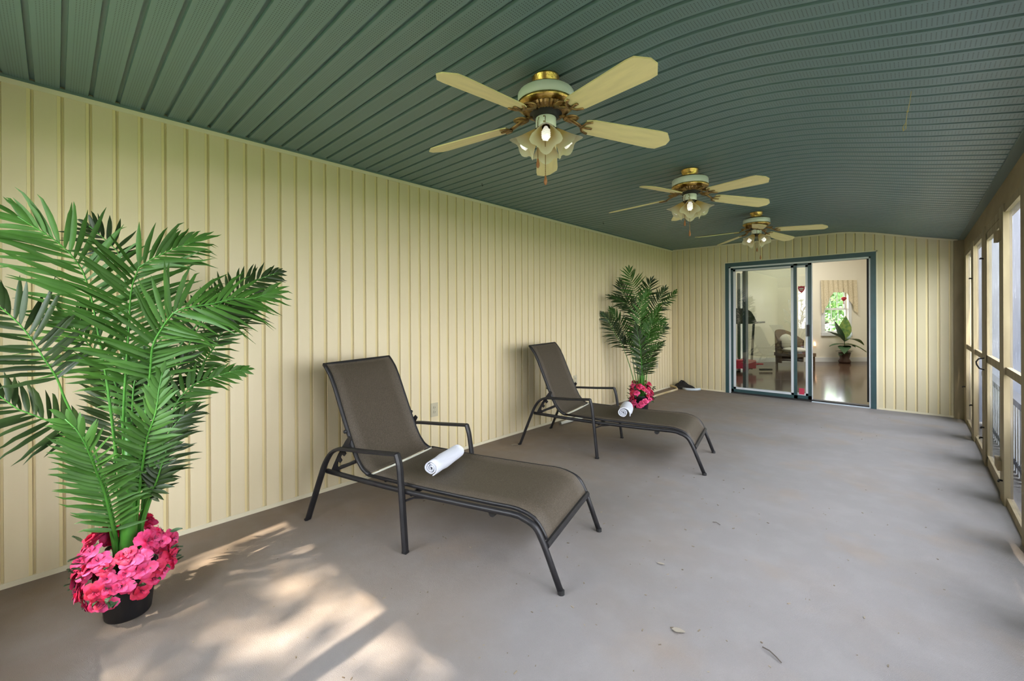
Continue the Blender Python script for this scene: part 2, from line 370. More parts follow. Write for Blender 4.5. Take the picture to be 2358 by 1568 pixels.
# back wall round the sliding door
DX0, DX1, DZ = -2.242, -.366, 2.100
wb = MB(); wb.box((XL, YB, -.05), (DX0, YB+.12, 2.43)); wb.box((DX0, YB, DZ), (DX1, YB+.12, 2.43)); 
wb.add([(DX1, YB, -.05), (.5, YB, -.05), (.5, YB, 2.16), (-.17, YB, 2.31), (DX1, YB, 2.365), (DX1, YB+.12, -.05), (.5, YB+.12, -.05), (.5, YB+.12, 2.16), (-.17, YB+.12, 2.31), (DX1, YB+.12, 2.365)],
       [(0, 1, 2, 3, 4), (9, 8, 7, 6, 5), (0, 5, 6, 1), (1, 6, 7, 2), (2, 7, 8, 3), (3, 8, 9, 4), (4, 9, 5, 0)])
wbk = struct(wb.build('wall_back', M['vinyl_back']), 'cream end wall of narrow vertical boards round the sliding door')
x = -3.016 - P - .0955 + .093
x0s = []
while x + P < .42: x0s.append(x); x += P
for x in x0s:
    a, b_ = x, x+P
    def top(t, x=x): return ceil_z(x+t)-.022
    if b_ <= DX0+.012 or a >= DX1-.012: z0 = .024
    else: z0 = DZ+.010
    if (a < DX0 < b_) or (a < DX1 < b_): # cut round the casing corner
        z0 = DZ+.010 if (a+b_)/2 > DX0 and (a+b_)/2 < DX1 else .024
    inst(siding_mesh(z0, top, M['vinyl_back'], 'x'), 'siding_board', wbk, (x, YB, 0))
tb = MB()
for i in range(len(cx)-1):
    a, b_ = cx[i], cx[i+1]; za, zb = ceil_z(a), ceil_z(b_)
    tb.add([(a, YB-.013, za-.024), (b_, YB-.013, zb-.024), (b_, YB-.013, zb-.003), (a, YB-.013, za-.003), (a, YB, za-.024), (b_, YB, zb-.024), (b_, YB, zb-.003), (a, YB, za-.003)], [(0, 1, 2, 3), (0, 4, 5, 1), (3, 2, 6, 7)])
struct(tb.build('trim_2', M['trim']), 'cream strip following the arched top of the end wall')
struct(MB().box((DX1+.02, YB-.013, 0), (.36, YB, .024)).build('baseboard_back', M['trim']))
struct(MB().box((XL+.015, YB-.013, 0), (DX0-.005, YB, .024)).build('trim_3', M['trim']), 'cream strip under the end wall left of the door')
struct(MB().box((DX0-.018, YB-.016, 0), (DX0, YB, DZ+.014)).box((DX1, YB-.016, 0), (DX1+.016, YB, DZ+.014)).box((DX0-.018, YB-.016, DZ), (DX1+.016, YB, DZ+.014)).build('trim_4', M['trim']), 'thin cream channel round the door casing')
struct(MB().box((.352, YB-.05, 0), (XR, YB-.001, 2.15)).build('trim_5', M['wood_post']), 'tan corner post between end wall and screens')

# right-hand screened wall
wr_ = struct(MB().box((XR, YN, 1.985), (XR+.09, YB, 2.152)).build('wall_right', M['beam']), 'screened side wall with a brown header beam')
MB().box((XR-.004, YN, 1.935), (XR+.05, YB, 1.985)).build('head_rail', M['wood_post'], wr_)
MB().box((XR, YN, 0), (XR+.030, YB, .055)).build('sill_rail', M['wood_post'], wr_)
def rpost(y0, y1): MB().box((XR-.012, y0, 0), (XR+.012, y1, 1.99)).box((XR+.012, (y0+y1)/2-.045, 0), (XR+.030, (y0+y1)/2+.045, 1.99)).build('post', M['wood_post'], wr_)
for y0, y1 in ((6.22, 6.45), (3.42, 3.64), (2.58, 2.80), (1.74, 1.96), (.90, 1.12), (.06, .28)): rpost(y0, y1)
MB().box((XR-.012, 5.29, 0), (XR+.028, 5.50, 1.99)).build('post', M['wood_post'], wr_)
MB().box((XR-.012, 4.27, 0), (XR+.028, 4.45, 1.99)).build('post', M['wood_post'], wr_)
MB().box((XR-.006, 7.15, 0), (XR+.030, YB-.05, 1.99)).build('post', M['wood_post'], wr_)
def panel(y0, y1, mt, z1=1.94):
    MB().box((XR-.002, y0-.01, .865), (XR+.022, y1+.01, .915)).build('mid_rail', M['wood_post'], wr_)
    MB().add([(XR+.016, y0-.01, .05), (XR+.016, y1+.01, .05), (XR+.016, y1+.01, z1), (XR+.016, y0-.01, z1)], [(0, 1, 2, 3)]).build('screen_mesh', mt, wr_)
for y0, y1 in ((6.45, 7.15), (5.50, 6.22), (3.64, 4.27), (2.80, 3.42), (1.96, 2.58), (1.12, 1.74), (.28, .90)): panel(y0, y1, M['screen'])
MB().box((XR-.01, YN, 0), (XR+.08, .16, 1.985)).build('light_block_panel', M['vinyl'], wr_)  # unseen solid panel, added to darken the near left end
# screen door
dr = struct(MB().box((XR-.004, 4.45, .03), (XR+.024, 4.50, 1.93)).box((XR-.004, 5.235, .03), (XR+.024, 5.285, 1.93)).box((XR-.004, 4.45, 1.87), (XR+.024, 5.285, 1.93)).box((XR-.004, 4.45, .03), (XR+.024, 5.285, .10)).box((XR-.004, 4.45, .865), (XR+.024, 5.285, .925)).build('door_2', M['wood_post']), 'wooden screen door with a curved handle in the screened wall')
MB().add([(XR+.010, 4.47, .08), (XR+.010, 5.26, .08), (XR+.010, 5.26, 1.9), (XR+.010, 4.47, 1.9)], [(0, 1, 2, 3)]).build('screen_mesh', M['screen_clear'], dr)
MB().tube([(XR-.008, 5.33, .795), (XR-.04, 5.335, .805), (XR-.055, 5.34, .835), (XR-.058, 5.34, .86), (XR-.045, 5.335, .885), (XR-.008, 5.33, .895)], .005, n=6).build('handle', M['black'], dr, True)
for z in (1.763, .205): MB().box((XR-.032, 4.36, z), (XR-.010, 4.51, z+.068)).build('hinge_block', M['beam'], dr)
for (y, z) in ((6.33, 1.62), (5.36, 1.73), (6.34, .34), (5.36, .305), (5.45, .20), (4.33, .15), (7.2, .42)):
    MB().tube([(XR-.012, y, z), (XR-.03, y-.01, z+.004), (XR-.034, y-.03, z-.002)], .006, n=6).build('screen_clip', M['black'], wr_)

# near screened wall behind the camera
wn_ = struct(MB().box((XL, YN-.09, 2.10), (XR+.09, YN, 2.43)).build('wall_front', M['beam']), 'screened end wall behind the viewpoint')
MB().box((XL, YN-.07, 0), (XR, YN, .78)).box((XL, YN-.07, .78), (-2.75, YN, 2.1)).box((-.90, YN-.07, .78), (XR, YN, 2.1)).build('light_block_panel', M['vinyl'], wn_)  # solid parts added out of view to cut skylight and stray sun
for xx in (-2.70, -1.42, -.95): MB().box((xx-.045, YN-.09, .78), (xx+.045, YN, 2.1)).build('post', M['wood_post'], wn_)
MB().box((-2.75, YN-.04, .78), (-.9, YN-.01, .83)).build('mid_rail', M['wood_post'], wn_)
MB().add([(-2.75, YN-.02, .78), (-.9, YN-.02, .78), (-.9, YN-.02, 2.11), (-2.75, YN-.02, 2.11)], [(0, 1, 2, 3)]).build('screen_mesh', M['screen_near'], wn_)

# ------------------------------------------------------------------ sliding glass door
d1 = MB()
d1.box((DX0, YB-.02, 0), (-2.189, YB+.10, DZ)); d1.box((-.423, YB-.02, 0), (DX1, YB+.10, DZ)); d1.box((-2.189, YB-.02, 2.038), (-.423, YB+.10, DZ))
door = struct(d1.build('door_1', M['green']), 'sliding glass door in a dark green casing with white inner frame')
MB().box((-2.189, YB-.012, 0), (-2.163, YB+.10, 2.038)).box((-.441, YB-.012, 0), (-.423, YB+.10, 2.038)).box((-2.189, YB-.012, 2.016), (-.423, YB+.10, 2.038)).build('jamb_liner', M['white'], door)
MB().box((-.466, YB+.03, .075), (-.441, YB+.06, 2.016)).build('weatherstrip', M['black'], door)
MB().box((-2.163, YB-.01, 0), (-1.08, YB+.10, .022)).box((-1.08, YB+.0, 0), (-.441, YB+.10, .030)).build('track', M['black'], door)
MB().box((-1.08, YB-.03, 0), (-.441, YB, .012)).build('threshold', M['palebluestrip'], door)
def sash(x0, x1, y, dl, wl2, mat_in, z0=.024, z1=2.016):
    o = MB().box((x0, y-.012, z0), (x0+dl, y+.012, z1)).box((x1-dl-.004, y-.012, z0), (x1, y+.012, z1)).box((x0, y-.012, z1-.026), (x1, y+.012, z1)).box((x0, y-.012, z0), (x1, y+.012, z0+.048)).build('sliding_panel', M['green'], door)
    a, b_, e, g = x0+dl, x1-dl-.004, z0+.048, z1-.026
    MB().box((a, y-.010, e), (a+wl2, y+.010, g)).box((b_-wl2, y-.010, e), (b_, y+.010, g)).box((a, y-.010, g-.030), (b_, y+.010, g)).box((a, y-.010, e), (b_, y+.010, e+.032)).build('glazing_bead', mat_in, o)
    MB().add([(a+.01, y, e+.01), (b_-.01, y, e+.01), (b_-.01, y, g-.01), (a+.01, y, g-.01)], [(0, 1, 2, 3)]).build('glass_pane', M['glass'], o)
    return o
s1 = sash(-2.163, -1.262, YB+.012, .036, .034, M['white'])
s2 = sash(-2.003, -1.083, YB+.058, .045, .030, M['white'])
MB().box((-1.087, YB+.040, .02), (-1.078, YB+.074, 2.016)).build('edge_strip', M['white'], s2)
MB().box((-1.140, YB+.018, .945), (-1.112, YB+.046, 1.115)).build('handle', M['black'], s2)
# shield-shaped sticker and a red label on the glass
st = MB(); pts = [(-.045, .05), (-.028, .042), (0, .05), (.028, .042), (.045, .05), (.05, .015), (.04, -.02), (.02, -.045), (0, -.058), (-.02, -.045), (-.04, -.02), (-.05, .015)]
cxs, czs, ys = -1.212, 1.640, YB+.052
st.add([(cxs+a*.86, ys, czs+b_*.95) for a, b_ in pts] + [(cxs+a*.86, ys-.002, czs+b_*.95) for a, b_ in pts], [tuple(range(12)), tuple(range(12, 24))[::-1]])
so = st.build('shield_sticker', M['red'], s2, label='red shield shaped sticker with pale lettering on the glass')
MB().box((cxs-.026, ys-.0035, czs-.002), (cxs+.026, ys-.0022, czs+.014)).box((cxs-.020, ys-.0035, czs-.022), (cxs+.018, ys-.0022, czs-.012)).build('lettering', M['plate'], so)
o = MB().box((-1.245, ys-.008, .085), (-1.180, ys, .175)).build('warning_label', M['redplastic'], s2, label='small red rectangular label low on the glass')

# ------------------------------------------------------------------ room behind the door
ro = MB(); ro.box((-7.5, YB+.10, -.10), (XR+.04, 17.5, -.002)); struct(ro.build('floor_2', M['parquet']), 'glossy wooden floor of the room behind the door')
# single floor planks near the doorway are too fine to tell apart; low joints run across the view
jb = MB()
for k in range(58):
    dd = 8.3 + k*.11; c0 = FW*dd; jb.obox(c0+RT*5.2+Vector((0, 0, -.0025)), RT, FW, Vector((0, 0, 1)), (4.6, .0035, .0012))
jo = jb.build('plank_joints', M['ceramic'], bpy.data.objects['floor_2']); jo['kind'] = 'stuff'
struct(MB().box((-7.5, YB+.12, 3.3), (XR+.04, 17.5, 3.4)).build('ceiling_2', M['inwall']), 'pale ceiling of the room behind the door')
WZ = 11.4
def aw(r, z, d=0): p = FW*(WZ+d)+RT*r; return (p.x, p.y, z)
def awbox(b, r0, r1, z0, z1, d0, d1, mi=0):
    c0 = (FW*(WZ+(d0+d1)/2)+RT*((r0+r1)/2)); return b.obox((c0.x, c0.y, (z0+z1)/2), RT, FW, Vector((0, 0, 1)), ((r1-r0)/2, (d1-d0)/2, (z1-z0)/2), mi)
b = MB(); W0, W1, WB, WT = 8.31, 8.93, .78, 1.92
awbox(b, -1, 6.06, -.05, 3.32, 0, .12); awbox(b, 6.13, W0, -.05, 3.32, 0, .12); awbox(b, W1, 13.5, -.05, 3.32, 0, .12)
awbox(b, W0, W1, -.05, WB, 0, .12); awbox(b, W0, W1, WT, 3.32, 0, .12); awbox(b, 6.06, 6.13, -.05, .10, 0, .12); awbox(b, 6.06, 6.13, 2.35, 3.32, 0, .12)
struct(b.build('wall_far', M['inwall']), 'pale yellow far wall of the room behind the door')
struct(MB().box((XR-.03, YB+.13, -.05), (XR+.045, 17.5, 3.32)).box((-7.5, YB+.1, -.05), (-7.4, 12, 3.32)).box((-7.5, YB+.12, -.05), (XL-.1, YB+.2, 3.32)).box((XL-.1, YB+.125, 2.43), (XR-.03, YB+.2, 3.32)).box((DX1+.03, YB+.125, -.05), (XR-.03, YB+.2, 2.43)).build('wall_room', M['inwall']), 'side walls of the room behind the door')
b = MB(); awbox(b, 6.13, 8.9, 0, .115, -.016, 0); awbox(b, 8.9, 11, 0, .115, -.016, 0); awbox(b, 2, 6.06, 0, .115, -.016, 0); struct(b.build('baseboard_far', M['inbase']))
# double-hung window
b = MB(); awbox(b, W0-.085, W0, WB-.08, WT+.06, -.03, 0); awbox(b, W1, W1+.085, WB-.08, WT+.06, -.03, 0); awbox(b, W0-.085, W1+.085, WT, WT+.08, -.03, 0); awbox(b, W0-.10, W1+.10, WB-.09, WB, -.05, 0)
win = struct(b.build('window_1', M['inbase']), 'white double hung window in the far room')
def sashw(z0, z1, d, nm):
    b = MB(); awbox(b, W0, W0+.035, z0, z1, d, d+.03); awbox(b, W1-.035, W1, z0, z1, d, d+.03); awbox(b, W0, W1, z0, z0+.04, d, d+.03); awbox(b, W0, W1, z1-.035, z1, d, d+.03)
    o = b.build(nm, M['inbase'], win)
    b = MB()
    for k in (1, 2): r = W0+.035+(W1-W0-.07)*k/3; awbox(b, r-.007, r+.007, z0, z1, d+.01, d+.02)
    zz = (z0+z1)/2; awbox(b, W0, W1, zz-.007, zz+.007, d+.01, d+.02); b.build('muntins', M['inbase'], o)
    MB().add([aw(W0, z0, d+.015), aw(W1, z0, d+.015), aw(W1, z1, d+.015), aw(W0, z1, d+.015)], [(0, 1, 2, 3)]).build('glass_pane', M['winglass'], o)
sashw(WB, 1.41, .03, 'lower_sash'); sashw(1.39, WT, .065, 'upper_sash')
b = MB(); awbox(b, 6.0, 6.06, .08, 2.37, -.02, .1); awbox(b, 6.13, 6.20, .08, 2.37, -.02, .1); awbox(b, 6.09, 6.098, .1, 2.35, .02, .05)
sl = struct(b.build('window_2', M['console']), 'narrow tall window with dark frame seen through the door glass')
# valance
b = MB(); n = 40; R0, R1 = 8.19, 9.14; vs = []
def drop(t):
    e = min(t, 1-t)
    if e < .11: return 1.28 + .9*e
    a = (e-.11)/.39
    return 1.42 + .42*min(1, a*1.9)
for i in range(n+1):
    t = i/n; d = -.07-.025*math.sin(t*46); r = R0+(R1-R0)*t
    for q in range(6):
        z = 2.165 + (drop(t)-2.165)*q/5; vs.append(aw(r, z, d*(.6+.4*q/5)))
fs = [(i*6+q, i*6+q+1, (i+1)*6+q+1, (i+1)*6+q) for i in range(n) for q in range(5)]
tag(b.add(vs, fs).build('lace_valance', M['lace'], smooth=True), 'cream lace valance hanging over the far room window', 'curtain')
# hanging ornament
t_ = thing('hanging_ornament', 'red fan shaped ornament hanging in the far room window', 'ornament', aw(8.735, 1.66, -.12))
MB().tube([(0, 0, .28), (0, 0, .05)], .003, n=4).build('cord', M['black'], t_)
MB().lathe([(.002, .06), (.05, .045), (.065, .02), (.05, -.01), (.025, -.04), (.002, -.06)], 10).build('bell', M['red'], t_, True)
MB().tube([(0, 0, -.05), (0, 0, -.13)], [.008, .012], n=6).build('tassel', M['red'], t_)
# potted plant in the far room
base = Vector((-1.31, 13.94, 0)); t_ = thing('potted_plant', 'leafy houseplant in dark planter below the far room window', 'plant', base)
MB().lathe([(.001, 0), (.12, 0), (.14, .05), (.10, .12), (.13, .26), (.14, .28), (.11, .27), (.001, .25)], 16).build('planter', M['ceramic'], t_, True)
rnd = random.Random(3)
def broadleaf(b, p, d, ln, wd, droop):
    d = Vector(d).normalized(); side = d.cross(Vector((0, 0, 1))); side = side.normalized() if side.length > .05 else Vector((1, 0, 0)); vs = []
    for i in range(7):
        t = i/6; c0 = Vector(p)+d*ln*t+Vector((0, 0, -droop*t*t)); wv = wd*math.sin(PI*min(1, t*1.02)**.75)+.003
        vs += [c0-side*wv, c0+Vector((0, 0, -.15*wd)), c0+side*wv]
    fs = []
    for i in range(6): fs += [(i*3, i*3+1, i*3+4, i*3+3), (i*3+1, i*3+2, i*3+5, i*3+4)]
    b.add(vs, fs)
specs = [(RT*.05+Vector((0, 0, 1)), .55, .10, 0, .62), (RT*-.75+Vector((0, 0, .55)), .5, .09, .12, .62), (RT*-.9+Vector((0, 0, .1)), .36, .08, .1, .5), (RT*.8+Vector((0, 0, .25)), .48, .12, .3, .62), (RT*.4+Vector((0, 0, .8)), .35, .09, .1, .55), (RT*-.35+Vector((0, 0, .8)), .6, .08, .05, .55), (RT*.5-FW*.4+Vector((0, 0, .1)), .4, .12, .25, .5), (RT*-.4-FW*.5+Vector((0, 0, .1)), .35, .1, .25, .45), (RT*.1-FW*.6+Vector((0, 0, .5)), .35, .1, .2, .4)]
for i, (d, ln, wd, dr_, z) in enumerate(specs):
    b = MB(); broadleaf(b, (0, 0, z), d, ln*1.1, wd*1.35, dr_); b.tube([(0, 0, .25), (0, 0, z)], .008, n=5); b.build('leaf', M['bright_leaf'] if i % 3 == 0 else M['small_leaf'], t_)
b = MB()
for i in range(26):
    a = rnd.uniform(0, 2*PI); broadleaf(b, (0, 0, .28), (math.cos(a), math.sin(a), rnd.uniform(-.2, .8)), rnd.uniform(.12, .24), .03, .08)
b.build('trailing_ivy', M['small_leaf'], t_)
# night light on the wall
o = tag(MB().ball((0, 0, 0), .016).box((-.02, .0, -.09), (.02, .03, -.02)).build('night_light', M['glow'], loc=aw(8.02, .52, -.05)), 'small glowing peach night light low on far wall', 'lamp')
# treadmill
t_ = thing('treadmill', 'dark treadmill with red base seen through the door glass', 'treadmill', (-2.60, 10.6, 0), YAW)
MB().box((-.62, -.05, .10), (-.1, 1.5, .16)).box((-.66, -.05, .06), (-.60, 1.5, .18)).box((-.12, -.05, .06), (-.06, 1.5, .18)).build('deck', M['console'], t_)
MB().box((-.70, -.10, .08), (.0, .12, .26)).box((-.03, -.10, .16), (.16, -.04, .19)).build('motor_cover', M['redplastic'], t_)
MB().tube([(-.05, .0, .05), (-.02, .02, .45), (.02, .02, 1.1)], .035, .02, 8, square=True).build('upright', M['console'], t_)
MB().tube([(-.62, .0, .05), (-.62, .02, .45), (-.60, .02, 1.1)], .035, .02, 8, square=True).build('upright', M['console'], t_)
cs = MB(); pr = [(-.72, 1.06), (-.08, 1.06), (.05, 1.08), (.0, 1.2), (-.08, 1.33), (-.20, 1.40), (-.72, 1.42)]
cs.add([(a, -.06, z) for a, z in pr]+[(a, .06, z) for a, z in pr], [tuple(range(7)), tuple(range(7, 14))[::-1]]+[(i, (i+7), (i+1) % 7+7, (i+1) % 7) for i in range(7)]).build('console', M['console'], t_)
MB().tube([(-.02, -.02, 1.08), (.06, -.1, 1.09), (.19, -.1, 1.10)], .022, n=8).build('grip', M['console'], t_)
for yy in (0, .35): MB().lathe([(.001, -.02), (.05, -.02), (.05, .02), (.001, .02)], 12).build('wheel', M['black'], t_, loc=(-.16, yy, .05))
MB().box((.15, .0, .02), (.42, .05, .06)).build('stabiliser_foot', M['console'], t_)
# wicker armchair
t_ = thing('wicker_chair', 'brown wicker armchair with pale cushions behind the door glass', 'chair', (-2.05, 11.95, 0), YAW+.3)
MB().box((-.30, -.28, .28), (.30, .30, .36)).build('seat', M['wicker'], t_)
b = MB(); vs = []; n = 14
for i in range(n+1):
    a = PI*(.02+.96*i/n); r = .36; zt = .62+.28*math.sin(a)
    vs += [(r*math.cos(a), .05+r*math.sin(a), .12), (r*math.cos(a)*1.04, .05+r*1.04*math.sin(a), zt), (r*math.cos(a)*.92, .05+r*.92*math.sin(a), zt), (r*math.cos(a)*.9, .05+r*.9*math.sin(a), .12)]
b.add(vs, [(i*4+j, (i+1)*4+j, (i+1)*4+(j+1) % 4, i*4+(j+1) % 4) for i in range(n) for j in range(4)]).build('backrest', M['wicker'], t_, True)
MB().ball((0, 0, .42), .28, (1, .95, .25)).build('cushion', M['cushion'], t_, True)
MB().ball((0, .24, .62), .22, (1, .35, .8)).build('back_cushion', M['cushion'], t_, True)
for (a, c0) in ((-.28, -.24), (.28, -.24), (-.24, .28), (.24, .28)): MB().tube([(a, c0, 0), (a, c0, .3)], .025, n=6).build('leg', M['wicker'], t_)
area('added_room_fill', (-1.2, 11.6, 3.25), (2.2, 2.2), 48, (1.0, .96, .90), (0, 0, 0))  # unseen fill light added to brighten the room behind the door

# ------------------------------------------------------------------ chaise longues
def arc(pts, n=3):      # round the corners of a polyline in the x-z plane
    out = [Vector(pts[0])]
    for a, b, c in zip(pts, pts[1:], pts[2:]):
        a, b, c = Vector(a), Vector(b), Vector(c); r = min((a-b).length, (c-b).length)*.45
        p, q = b+(a-b).normalized()*r, b+(c-b).normalized()*r
        for i in range(n+1):
            t = i/n; out.append(p*(1-t)**2+b*2*t*(1-t)+q*t*t)
    out.append(Vector(pts[-1])); return out
def xz(l, y): return [(a, y, z) for a, z in l]
def chaise(label, loc, rz):
    t = thing('chaise_longue', label, 'chaise longue', loc, rz, 'sling chaise longues along the wall')
    for s in (-1, 1):
        y = .35*s
        pts = [(0, y*.99, .0), (.10, y, .235), (.165, y, .385), (.215, y, .452), (.275, y, .482), (.34, y, .488), (.50, y, .496), (.728, y, .512)]
        b = MB(); b.tube(arc(pts, 3), .0215, .0105, 8, square=True)
        b.tube(arc([(.728, y, .515), (.748, y*1.0, .46), (.768, y*1.02, .30), (.802, y*1.055, .004)], 2), .0215, .0115, 8, square=True)
        b.build('armrest', M['frame'], t)
        MB().box((-.013, y-.014, 0), (.012, y+.014, .010)).build('foot_cap', M['black'], t); MB().box((.788, y*1.055-.014, 0), (.816, y*1.055+.014, .010)).build('foot_cap', M['black'], t)
        y2 = .325*s
        rail = arc(xz([(.150, .322), (.45, .312), (.80, .306), (1.20, .312), (1.42, .318)], y2), 2) + arc([(1.46, y2, .316), (1.545, y2, .290), (1.590, y2, .205), (1.668, .318*s, .006)], 4)
        MB().tube(rail, .0145, .0145, 10).build('side_rail', M['frame'], t, True)
        MB().lathe([(.001, 0), (.0165, 0), (.016, .018), (.001, .022)], 10, (1.668, .318*s, 0)).build('foot_cap', M['black'], t)
        # gusset under the armrest leg, and an under-rail roller
        MB().tube([(.775, y2+.012*s, .262), (.83, y2, .285), (.90, y2, .298)], .010, .006, 6).build('brace', M['frame'], t)
        MB().lathe([(.001, -.012), (.019, -.012), (.019, .012), (.001, .012)], 10).xf(Matrix.Translation((1.30, y2-.03*s, .288)) @ Matrix.Rotation(PI/2, 4, 'X')).build('roller', M['black'], t)
        # notched reclining plate
        pl = [(.165, .322), (.185, .36), (.225, .43), (.285, .515), (.315, .55), (.335, .535), (.318, .505), (.328, .488), (.312, .472), (.292, .482), (.276, .458), (.290, .442), (.276, .425), (.256, .436), (.242, .412), (.256, .396), (.242, .380), (.222, .388), (.215, .36), (.235, .322)]
        yy = .305*s; n = len(pl); b = MB()
        b.add([(a, yy-.004, z) for a, z in pl]+[(a, yy+.004, z) for a, z in pl], [tuple(range(n)), tuple(range(n, 2*n))[::-1]]+[(i, (i+1) % n, (i+1) % n+n, i+n) for i in range(n)])
        b.build('recline_bracket', M['frame'], t)
        # back frame tube
        bk = [(.462, .335), (.425, .345), (.378, .385), (.335, .455), (.290, .555), (.245, .660), (.200, .765), (.160, .860), (.120, .925), (.080, .968)]
        MB().tube(arc(xz(bk, .285*s), 1), .013, .013, 8).build('back_frame', M['frame'], t, True)
        MB().ball((.28, .302*s, .572), .012).build('bolt', M['black'], t)
        MB().tube(arc(xz([(.47, .338), (.9, .330), (1.30, .334), (1.44, .338), (1.53, .312), (1.575, .250), (1.588, .222)], .297*s), 2), .008, .010, 8).build('seat_piping', M['frame'], t, True)
    # slings
    def sheet(prof, hw, th, sag=.0):
        b = MB(); vs = []; n = len(prof); m = 7
        for sgn in (0, 1):
            for i, p in enumerate(prof):
                a = prof[max(0, i-1)]; c = prof[min(n-1, i+1)]; nx, nz = -(c[1]-a[1]), (c[0]-a[0]); l = math.hypot(nx, nz); nx, nz = nx/l, nz/l
                for j in range(m):
                    v = -1+2*j/(m-1); q = sag*(1-v*v)
                    vs.append((p[0]+nx*(-th*sgn-q), v*hw, p[1]+nz*(-th*sgn-q)))
        fs = []; K = n*m
        for i in range(n-1):
            for j in range(m-1):
                a = i*m+j; fs.append((a, a+m, a+m+1, a+1)[::-1]); fs.append((K+a, K+a+1, K+a+m+1, K+a+m)[::-1])
        for i in range(n-1):
            for j in (0, m-1): a = i*m+j; fs.append((a, a+m, K+a+m, K+a))
        for j in range(m-1):
            for i in (0, n-1): a = i*m+j; fs.append((a, a+1, K+a+1, K+a))
        return b.add(vs, fs)
    def cum(l, n=2): return [(p.x, p.z) for p in arc([(a, 0, z) for a, z in l], n)]
    sheet(cum([(.492, .343), (.70, .340), (1.0, .338), (1.25, .341), (1.44, .345), (1.535, .318), (1.582, .252), (1.595, .224)], 4), .292, .003, .006).build('seat_sling', M['sling'], t, True)
    sheet(cum([(.455, .342), (.425, .352), (.385, .392), (.342, .460), (.297, .560), (.252, .665), (.207, .768), (.167, .863), (.127, .930), (.082, .975)], 2)[::-1], .284, .003, .004).build('back_sling', M['sling'], t, True)
    MB().tube([(.080, -.29, .968), (.080, .29, .968)], .010, n=8).build('top_bar', M['frame'], t)
    MB().tube([(.474, -.285, .334), (.474, .285, .334)], .0085, .0085, n=8).build('hinge_spline', M['spline'], t, label='cream strip across the gap between seat and back slings')
    MB().tube([(1.598, -.32, .205), (1.598, .32, .205)], .014, .017, 8, square=True).build('crossbar', M['frame'], t)
    MB().tube([(.232, -.31, .345), (.232, .31, .345)], .014, .010, 8).build('prop_bar', M['frame'], t)
    MB().tube([(.24, -.30, .352), (.30, -.29, .375), (.35, -.285, .40)], .010, n=6).build('prop_arm', M['frame'], t); MB().tube([(.24, .30, .352), (.30, .29, .375), (.35, .285, .40)], .010, n=6).build('prop_arm', M['frame'], t)
    MB().tube([(.80, -.32, .295), (.80, .32, .295)], .012, n=8).build('crossbar', M['frame'], t)
    return t
chaise('brown sling chaise longue nearest the camera with a rolled towel on its seat', (-2.867, 1.409, 0), math.radians(16.3))
chaise('farther brown sling chaise longue standing in front of the second palm', (-2.911, 3.47, 0), math.radians(12.1))

def towel(label, p0, p1, z, r, flap, loose=0.):
    p0, p1 = Vector((*p0, z)), Vector((*p1, z)); ax = (p1-p0); L_ = ax.length; ax.normalize(); sd_ = ax.cross(Vector((0, 0, 1))).normalized(); up = Vector((0, 0, 1))
    b = MB(); turns = 3.1; n = 84; th = r*.20; outer = []; inner = []
    for i in range(n+1):
        t = i/n; rr = .15*r+(r*.85)*t+loose*r*max(0, (t-.86)/.14)**1.5; a = -turns*2*PI*(1-t)+flap
        outer.append((rr*math.cos(a), rr*math.sin(a)*.95)); inner.append(((rr-th*.80)*math.cos(a), (rr-th*.80)*math.sin(a)*.95))
    ls = 7; vs = []
    def P3(q, s, w=0): return p0+ax*(L_*s)+sd_*(-q[0]*flapside)+up*(q[1])
    flapside = 1
    for k in range(ls+1):
        s = k/ls; wob = 1+.05*math.sin(s*7+flap)+(.03*math.sin(s*17))
        for q in outer: vs.append(P3((q[0]*wob, q[1]*wob), s+.012*math.sin(q[0]*90)*(1 if k in (0, ls) else 0)))
        for q in inner: vs.append(P3((q[0]*wob, q[1]*wob), s+(.01 if k == 0 else 0)))
    W_ = 2*(n+1); fs = []
    for k in range(ls):
        for i in range(n):
            a = k*W_+i; fs.append((a, a+1, a+1+W_, a+W_)); c0 = a+n+1; fs.append((c0, c0+W_, c0+1+W_, c0+1))
    for k in (0, ls):
        for i in range(n): a = k*W_+i; fs.append((a, a+n+1, a+n+2, a+1))
    for k in range(ls):
        a = k*W_+n; fs.append((a, a+n+1, a+n+1+W_, a+W_))
    o = b.add(vs, fs).build('rolled_towel', M['towel'], smooth=True)
    return tag(o, label, 'towel', 'rolled white towels')
towel('rolled white towel lying on the nearer chaise seat', (-2.035, 1.475), (-2.175, 1.795), .392, .049, -1.9)
towel('rolled white towel with loose end on the farther chaise seat', (-1.905, 3.475), (-2.03, 3.77), .394, .050, -2.7, .45)

